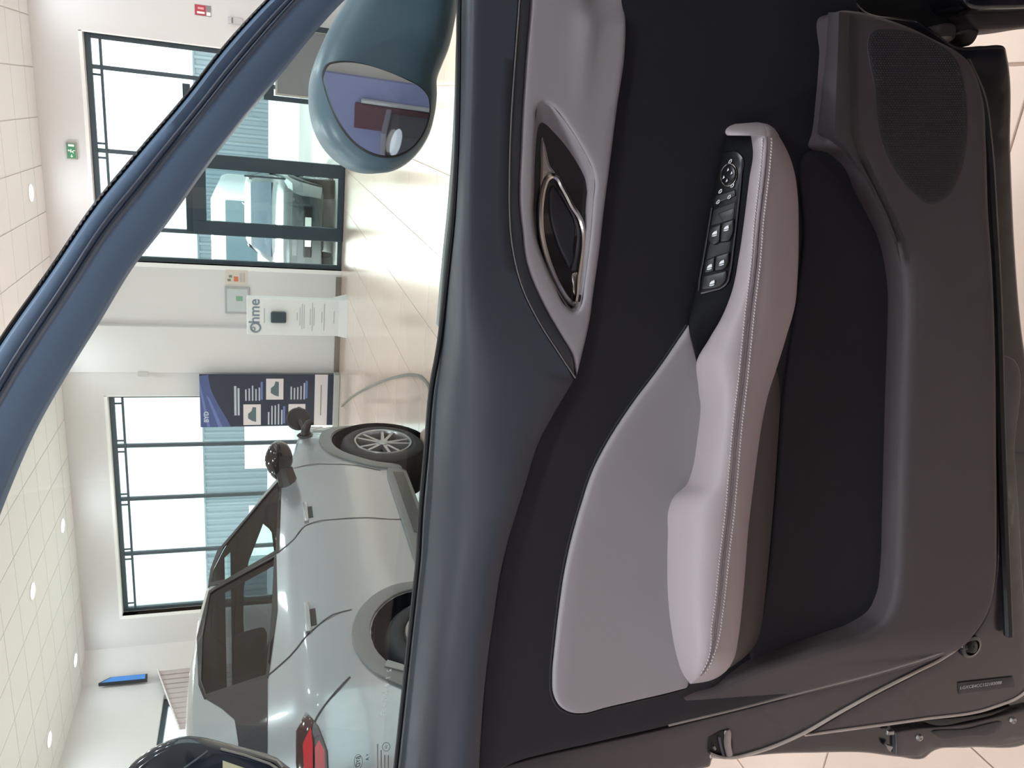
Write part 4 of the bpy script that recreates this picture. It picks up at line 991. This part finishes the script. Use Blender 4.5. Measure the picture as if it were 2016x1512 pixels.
pad('lower_panel', lip + [(1405, 1347), (1360, 1356), (1310, 1369), (1250, 1383), (1190, 1397), (1145, 1408), (1100, 1412), (1050, 1440), (1020, 1480), (1030, 1490), (1160, 1458), (1316, 1424), (1460, 1390)] + edge1, .040, m_low, h=.045, r=.010, step=6, wz=lowfade)
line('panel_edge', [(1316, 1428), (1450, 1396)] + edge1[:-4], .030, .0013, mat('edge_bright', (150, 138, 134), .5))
# the ridge running into the pocket lip
ridge = []
for t, (la, lb) in zip(np.linspace(0, 1, 9), [((1630, 24), (1672, 24)), ((1626, 100), (1672, 100)), ((1616, 194), (1674, 194)), ((1608, 262), (1678, 262)), ((1660, 300), (1695, 318)), ((1700, 345), (1722, 372)), ((1722, 392), (1745, 418)), ((1742, 430), (1764, 468)), ((1758, 470), (1774, 520))]):
    ridge.append([dp3(*la, .020), dp3(*blend(la, lb, .1), .032), dp3(*blend(la, lb, .5), .047), dp3(*blend(la, lb, .9), .046), dp3(*lb, .038)])
loft('pocket_ridge', ridge, mat('ridge_grey', (70, 66, 70), .55))
pad('map_pocket', [(1598, 296), (1650, 300), (1700, 350), (1735, 440), (1768, 540), (1772, 650), (1766, 850), (1758, 1080), (1740, 1200), (1690, 1232), (1560, 1276), (1480, 1300), (1500, 1200), (1525, 980), (1540, 780), (1560, 640), (1580, 480)], .008, mat('pocket_lining', (32, 30, 38), .85), h=.006, r=.003)
spk = [(1718, 62), (1722, 180), (1735, 280), (1760, 335), (1800, 383), (1830, 402), (1862, 388), (1888, 335), (1902, 250), (1897, 170), (1880, 115), (1840, 82), (1780, 60)]
sg = pad('speaker_grille', spk, .0408, mat('grille_black', (46, 42, 46), .6), h=.006, r=.0006)
sB = curve_pts(spk, 6); ds = MB(); q = []
gx, gy = np.meshgrid(np.arange(1710, 1910, 5.2), np.arange(55, 410, 4.6)); gx = gx + (np.arange(gx.shape[0]) % 2)[:, None] * 2.6
G = np.stack([gx.ravel(), gy.ravel()], 1); G = G[inpoly(G, sB)]; G = G[polydist(G, sB) > 4]
for (a, b) in G:
    c = dp3(a, b, .0409); ds.add([c + es * (.0009 * math.cos(t)) + ZV * (.0009 * math.sin(t)) + nn * .0002 for t in np.linspace(0, 2 * PI, 7)[:-1]] + [c + nn * .0011], [(0, 1, 6), (1, 2, 6), (2, 3, 6), (3, 4, 6), (4, 5, 6), (5, 0, 6)])
ds.build('speaker_perforations', mat('grille_dot', (22, 20, 24), .5), sg, kind='stuff')

# --- painted door shell, shut face, seals, latch, bolts, label
shell = [(990, -90, 1), (1640, -90, 1), (1700, 20), (1800, 40), (1890, 92), (1935, 90), (1974, 93), (1978, 110), (1985, 300), (1993, 480), (2006, 640), (2030, 800), (2060, 1100), (2075, 1300), (2050, 1440), (2016, 1462), (1900, 1470), (1830, 1478), (1815, 1490), (1764, 1488), (1700, 1480), (1600, 1480), (1500, 1484), (1462, 1489), (1447, 1492), (1400, 1491), (1396, 1504), (1370, 1512), (1300, 1540), (1100, 1590), (905, 1620, 1), (925, 1300), (950, 1050), (985, 850), (1005, 700), (985, 400)]
pad('door_shell', shell, -.012, m_paintd, h=.05, r=.006)
pad('shut_face', [(1010, 1502), (1316, 1431), (1594, 1361), (1750, 1320), (1846, 1290), (1880, 1277, 1), (1700, 1376), (1594, 1438), (1500, 1480), (1462, 1488), (1448, 1491), (1399, 1490), (1396, 1503), (1370, 1512), (1250, 1556), (1000, 1600, 1), (920, 1600, 1), (930, 1525)], .000, m_paint, h=.02, r=.002)
pad('lower_shut_face', [(1584, 1446, 1), (1700, 1378), (1800, 1326), (1876, 1283), (1910, 1254), (1934, 1222), (1950, 1184), (1960, 1130), (1962, 1000), (1960, 700), (1975, 700), (1996, 900), (2012, 1150), (2022, 1330), (2016, 1364), (1953, 1395), (1814, 1417), (1690, 1434)], -.004, m_paint, h=.02, r=.002)
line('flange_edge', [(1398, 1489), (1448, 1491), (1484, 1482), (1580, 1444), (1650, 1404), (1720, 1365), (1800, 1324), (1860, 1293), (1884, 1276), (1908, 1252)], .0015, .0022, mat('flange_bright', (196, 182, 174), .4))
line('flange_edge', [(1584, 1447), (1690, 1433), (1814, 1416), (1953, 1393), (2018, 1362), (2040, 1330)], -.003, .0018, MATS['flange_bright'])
line('bottom_seal', [(1898, 121), (1928, 190), (1942, 280), (1952, 420), (1962, 600), (1968, 800), (1975, 1000), (1985, 1250)], .004, .006, m_seal)
line('seal_lip', [(1905, 118), (1934, 196), (1950, 300), (1960, 420), (1970, 620), (1980, 900)], .006, .0013, mat('seal_grey', (104, 98, 98), .5))
pad('sill_bracket', [(1762, 1440, 1), (1800, 1434), (1900, 1424), (1953, 1412), (2030, 1392, 1), (2040, 1450, 1), (1990, 1464), (1880, 1470), (1824, 1478), (1812, 1488, 1), (1763, 1488, 1)], -.004, m_paint, h=.02, r=.002)
pad('bracket_rib', [(1835, 1443), (1900, 1435), (1972, 1425), (1960, 1440), (1900, 1449), (1850, 1452)], -.002, mat('rib_dark', (40, 37, 42), .4), h=.004, r=.001, grid=.008)
pad('sill_slot', [(1820, 1421), (1900, 1411), (1950, 1402), (1990, 1390), (1960, 1404), (1900, 1419), (1840, 1427)], -.002, m_pit, h=.004, r=.001, grid=.008)
for (x, y, w) in ((1810, 1452, -.003), (1994, 1418, -.003)):
    MB().lathe([(.001, .003), (.0045, .002), (.0055, -.002)], dp3(x, y, w), nn, 12).build('screw', m_metal, door, smooth=True)
MB().lathe([(.017, -.002), (.0165, .002), (.012, .003), (.011, -.006), (.001, -.006)], dp3(1911, 1273, -.001), nn, 24).build('bolt_hole', m_paintd, door, smooth=True)
MB().lathe([(.009, -.006), (.009, .006), (.006, .008), (.001, .008)], dp3(1907, 1271, -.001), nn + es * .4, 16).build('bolt', m_black, door, smooth=True)
pad('latch_pocket', [(1392, 1452, 1), (1430, 1438), (1438, 1448), (1442, 1490, 1), (1400, 1489, 1), (1392, 1480)], .0012, m_pit, h=.003, r=.001, grid=.008)
pad('latch_plate', [(1426, 1440, 1), (1434, 1436), (1439, 1470), (1443, 1488, 1), (1430, 1491, 1), (1424, 1460)], .003, m_metal, h=.003, r=.001, grid=.008)
line('latch_claw', [(1397, 1482), (1410, 1487), (1424, 1491)], .004, .0020, m_metal); line('latch_claw', [(1404, 1468), (1407, 1475)], .004, .0018, m_metal); line('latch_rib', [(1415, 1450), (1419, 1472), (1424, 1489)], .003, .0016, m_frm)
for px in ([(1748, 1440, 1), (1760, 1439, 1), (1760, 1446, 1), (1746, 1447, 1)], [(1744, 1466, 1), (1758, 1470, 1), (1752, 1480, 1), (1746, 1474, 1)]):
    pad('clip', px, -.003, m_metal, h=.003, r=.0006, grid=.006, step=3)  # small metal pads stand in for bright glints on the under-edge
vl = pad('serial_label', [(1886, 1344, 1), (1994, 1332, 1), (1996, 1352, 1), (1888, 1366, 1)], -.0022, mat('label_black', (50, 46, 50), .5), h=.001, r=.0003, grid=.01)
a, b = dp3(1896, 1353, -.0015), dp3(1964, 1344, -.0015); ex_ = (b - a) / np.linalg.norm(b - a); ey_ = np.cross(nn, ex_); ey_ /= np.linalg.norm(ey_)
text_obj('serial_number', 'LGXCE4CC1S2183088', .0072, frame_matrix((a + b) / 2 + nn * .0006, ex_, ey_), mat('label_print', (190, 182, 184), .6), vl, .0001)

# --- window frame and glass
outer = [(690, -160), (594, -70), (521, 0), (430, 100), (368, 180), (264, 302), (184, 399), (97, 525), (0, 662), (-80, 790), (-150, 930)]
inner = [(825, -160), (743, -70), (670, 0), (542, 153), (424, 299), (312, 455), (257, 525), (180, 650), (115, 755), (52, 867), (0, 985), (-50, 1120), (-80, 1220)]
def mid(t, n=40):
    A, B = curve_pts(outer, 6, False), curve_pts(inner, 6, False)
    ia, ib = np.linspace(0, len(A) - 1, n), np.linspace(0, len(B) - 1, n)
    return [tuple(A[int(i)] * (1 - t) + B[int(j)] * t) for i, j in zip(ia, ib)]
def fstrip(name, t0, t1, w, m, r): return pad(name, mid(t0) + mid(t1)[::-1], w, m, h=.03, r=r, pl='U', step=14, grid=.02)
fstrip('frame_seal', .0, .075, .006, m_seal, .003)
fstrip('frame_outer_trim', .06, .405, .010, m_fr, .008)
fstrip('frame_inner_trim', .44, 1.0, .011, m_fr, .004)
line('frame_groove', mid(.424), .0065, .0034, mat('groove_gloss', (120, 134, 150), .25, metal=.3), pl='U')
line('frame_glint', mid(.30), .0105, .0013, mat('frame_highlight', (92, 102, 118), .3), pl='U')  # thin line drawn in place of a highlight along the frame
pad('frame_rear_post', [(-150, 930), (-230, 1200), (-240, 1500), (-180, 1640), (100, 1690), (500, 1690), (800, 1670, 1), (800, 1604, 1), (500, 1612), (100, 1600), (-60, 1560), (-112, 1450), (-112, 1300), (-84, 1222, 1)], .010, m_fr, h=.03, r=.005, pl='U', step=24, grid=.04)
gl_ = mid(.97)[::-1] + [(760, -150)] + [(belt(y) + 3, y) for y in np.linspace(-85, 1590, 30)] + [(500, 1590), (100, 1590), (-100, 1590)]
Bq = np.array([dpx(a, b, -.080, 'U') for a, b in gl_])
gv = [dpt(a, b, -.080, 'U') for a, b in Bq]
gls = mesh_obj('door_window', gv, [tuple(range(len(gv)))], m_doorglass, door)
# etched number and stamps on the glass, read from outside, so mirrored here
def gtext(name, s, x, y, size, m):
    o = dp3(x, y, -.0785, 'U'); ax = -es; ay = ZV + LEAN['U'] * nn; ay = ay / np.linalg.norm(ay)
    return text_obj(name, s, size, frame_matrix(o, ax, ay), m, gls, .0001)
m_etch = bpy.data.materials.new('etched_white'); m_etch.use_nodes = True; nt_e = m_etch.node_tree; nt_e.nodes.clear()
eo, em, ed, et = (nt_e.nodes.new(k) for k in ('ShaderNodeOutputMaterial', 'ShaderNodeAddShader', 'ShaderNodeBsdfDiffuse', 'ShaderNodeBsdfTranslucent'))
ed.inputs[0].default_value = (.55, .58, .57, 1); et.inputs[0].default_value = (.42, .44, .44, 1)
nt_e.links.new(ed.outputs[0], em.inputs[0]); nt_e.links.new(et.outputs[0], em.inputs[1]); nt_e.links.new(em.outputs[0], eo.inputs[0])
m_ink = mat('stamp_ink', (46, 48, 52), .6)
for k, ch in enumerate('2183088'): gtext('etched_digit', ch, 766 - k * 2.2, 1320 + k * 14.2, .0085, m_etch)
gtext('stamp_lettering', 'BYD', 705, 1499, .0085, m_ink)
def gring(x, y, a, b, rad): MB().tube([dp3(x + a * math.cos(t), y + b * math.sin(t), -.0785, 'U') for t in np.linspace(0, 2 * PI, 25)[:-1]], rad, 5, True).build('stamp_ring', m_ink, gls)
gring(705, 1499, 8, 14, .0003); gring(760, 1470, 7.5, 8.5, .0003); gtext('stamp_lettering', 'E4', 760, 1470, .0045, m_ink)
gtext('stamp_mark', 'A', 723, 1494, .0065, m_ink); gtext('stamp_mark', 'V', 723, 1486, .0050, m_ink)
for x, y0, y1 in ((743, 1464, 1512), (750, 1476, 1512), (757, 1486, 1512), (764, 1486, 1512)):
    q = [dp3(x, y, -.0785, 'U') for y in (y0, y1)]; MB().tube(q, .0006, 4).build('stamp_line', mat('stamp_faint', (112, 112, 112), .7), gls)

# --- door mirror seen through the glass
mh = [(735, -120), (690, -20), (662, 28), (641, 69), (628, 104), (621, 130), (618, 170), (621, 210), (632, 250), (652, 286), (680, 314), (710, 332), (745, 340), (780, 336), (810, 320), (835, 295), (854, 262), (865, 222), (870, 180), (870, 150), (880, 122), (893, 90), (905, 40), (915, -40), (915, -120)]
MW = -.15
mB = np.array([dpx(a, b, MW, 'L') for a, b in curve_pts(mh, 6)])
hous = surf_pad('door_mirror', mB, [], lambda a, b, l: dpt(a, b, MW + l), mat('mirror_housing', (100, 124, 138), .35), door, .09, .028, .004, .05, .014)
mg = [(640, 140), (648, 128), (662, 124), (690, 123), (722, 128), (760, 140), (800, 157), (828, 173), (842, 190), (845, 212), (841, 238), (829, 266), (809, 290), (785, 303), (760, 306), (730, 299), (700, 280), (675, 250), (655, 210), (643, 172)]
gB = curve_pts(mg, 4); 
bz = np.array([dpx(a, b, MW + .004) for a, b in curve_pts([(p[0] + (p[0] - 745) * .045, p[1] + (p[1] - 210) * .05) for p in mg], 5)])
surf_pad('mirror_bezel', bz, [], lambda a, b, l: dpt(a, b, MW + .004 + l), m_seal, hous, .01, .004, 0, .03, .012)
# the mirror plate is turned so that the far end of the room behind shows in it
mc = dp3(740, 152, MW + .004); rd = np.array([-1.9, YB, 1.6]) - mc; rd /= np.linalg.norm(rd); vd = (mc - EYE) / np.linalg.norm(mc - EYE)
mn_ = rd - vd; mn_ /= np.linalg.norm(mn_); mc2 = dp3(745, 210, MW + .018)
gvm = [onplane(a, b, mc2, mn_) for a, b in gB]
if False:
    for q in ((653, 130), (711, 155), (772, 175), (842, 194), (750, 240), (690, 240)):
        P_ = onplane(*q, mc2, mn_); d_ = (P_ - EYE) / np.linalg.norm(P_ - EYE); r_ = d_ - 2 * np.dot(d_, mn_) * mn_; t_ = (YB - P_[1]) / r_[1]; print('MIR', q, P_, r_, P_ + r_ * t_)
mesh_obj('mirror_glass', gvm + [p - nn * .03 for p in gvm], [tuple(range(len(gvm)))] + [(i, len(gvm) + i, len(gvm) + (i + 1) % len(gvm), (i + 1) % len(gvm)) for i in range(len(gvm))], m_mir, hous)

# ------------------------------------------------------------------ added near car parts, out of view, that keep light off the door
CA = math.radians(19); cf_ = np.array([math.sin(CA), math.cos(CA), 0]); cr_ = np.array([math.cos(CA), -math.sin(CA), 0]); HG = np.array([.20, .80, 0])
def shade_box(name, f0, f1, l0, l1, z0, z1, m, b=.03):
    B = MB().bbox((f0, l0, z0), (f1, l1, z1), b); V = [HG + cf_ * p[0] + cr_ * p[1] + ZV * p[2] for p in B.V]
    return mesh_obj(name, V, [f[::-1] for f in B.F], m, near, True, True, None, 40)
m_lining = mat('shade_roof_lining', (150, 146, 146), .9); m_body = mat('near_car_paint', (24, 26, 34), .2, coat=1.0)
shade_box('shade_roof', -2.3, -.35, .06, 1.40, 1.53, 1.60, m_body, .03); shade_box('shade_roof_lining', -2.25, -.38, .09, 1.36, 1.505, 1.529, m_lining, .01)
shade_box('shade_pillar', -1.22, -1.06, .02, .12, .45, 1.55, m_body); shade_box('shade_rear_door', -2.2, -1.22, -.02, .10, .38, 1.05, m_body)
shade_box('shade_floor_pan', -2.2, -.10, .04, 1.42, .24, .40, m_body, .04); shade_box('shade_far_side', -2.2, .10, 1.40, 1.50, .30, 1.05, m_body)
shade_box('shade_seat_cushion', -1.10, -.62, .24, .74, .42, .64, m_leat, .06); shade_box('seat_back', -1.30, -1.10, .24, .74, .60, 1.20, m_leat, .06); shade_box('shade_head_rest', -1.28, -1.14, .36, .62, 1.23, 1.42, m_leat, .05)
shade_box('dashboard', -.28, .10, .16, 1.40, .62, .98, m_dark, .06)

# ------------------------------------------------------------------ front sill and hinge post of the near car
cb_ = near
def cpad(name, px, w, m, h=.04, r=.004, parent=None):
    B = np.array([dpx(a, b, w - r) for a, b in curve_pts(px, 6)])
    return surf_pad(name, B, [], lambda a, b, l: dpt(a, b, w + l), m, parent or cb_, h, r, 0, .03, .014)
m_under = mat('underbody_brown', (62, 52, 52), .6, var=.12, vscale=60)
cpad('sill_flange', [(1888, 14), (1905, 12), (1960, 10), (2100, 4), (2140, 40, 1), (2060, 46), (2016, 53), (1980, 57), (1940, 57), (1920, 55), (1904, 42), (1896, 28)], -.02, m_under)
cpad('sill', [(1886, -120, 1), (2150, -120, 1), (2140, 6, 1), (1960, 18), (1905, 16)], .01, m_paintd)
cpad('hinge_post', [(1600, -140, 1), (1900, -140, 1), (1904, 10), (1898, 40), (1888, 60), (1880, 92), (1840, 84), (1790, 60), (1715, 34), (1640, 26)], -.045, mat('hinge_post_black', (14, 13, 20), .5))
cpad('bump_stop', [(1843, 52), (1878, 50), (1879, 66), (1872, 82), (1862, 84), (1848, 76)], -.02, mat('bump_stop_rubber', (52, 44, 44), .7)); cpad('bump_pad', [(1848, 74), (1874, 73), (1868, 83), (1860, 85)], -.017, mat('bump_pad_grey', (112, 106, 96), .7), .01)
cpad('hinge_arm', [(1900, 60), (1924, 58), (1920, 74), (1906, 90), (1888, 90), (1892, 74)], -.03, m_under)

# everything on the door hangs on its shell: car > door > its pieces
shell_o = bpy.data.objects['door_shell']; shell_o.name = 'door'
keep = {'shade_roof', 'shade_roof_lining', 'shade_pillar', 'shade_rear_door', 'shade_floor_pan', 'shade_far_side', 'shade_seat_cushion', 'seat_back', 'shade_head_rest', 'dashboard', 'sill_flange', 'sill', 'hinge_post', 'bump_stop', 'bump_pad', 'hinge_arm'}
for o in list(bpy.data.objects):
    p = o; up_ = []
    while p.parent: p = p.parent; up_.append(p)
    if p is near and o is not near and o is not shell_o and o.name.split('.')[0] not in keep: o.parent = shell_o
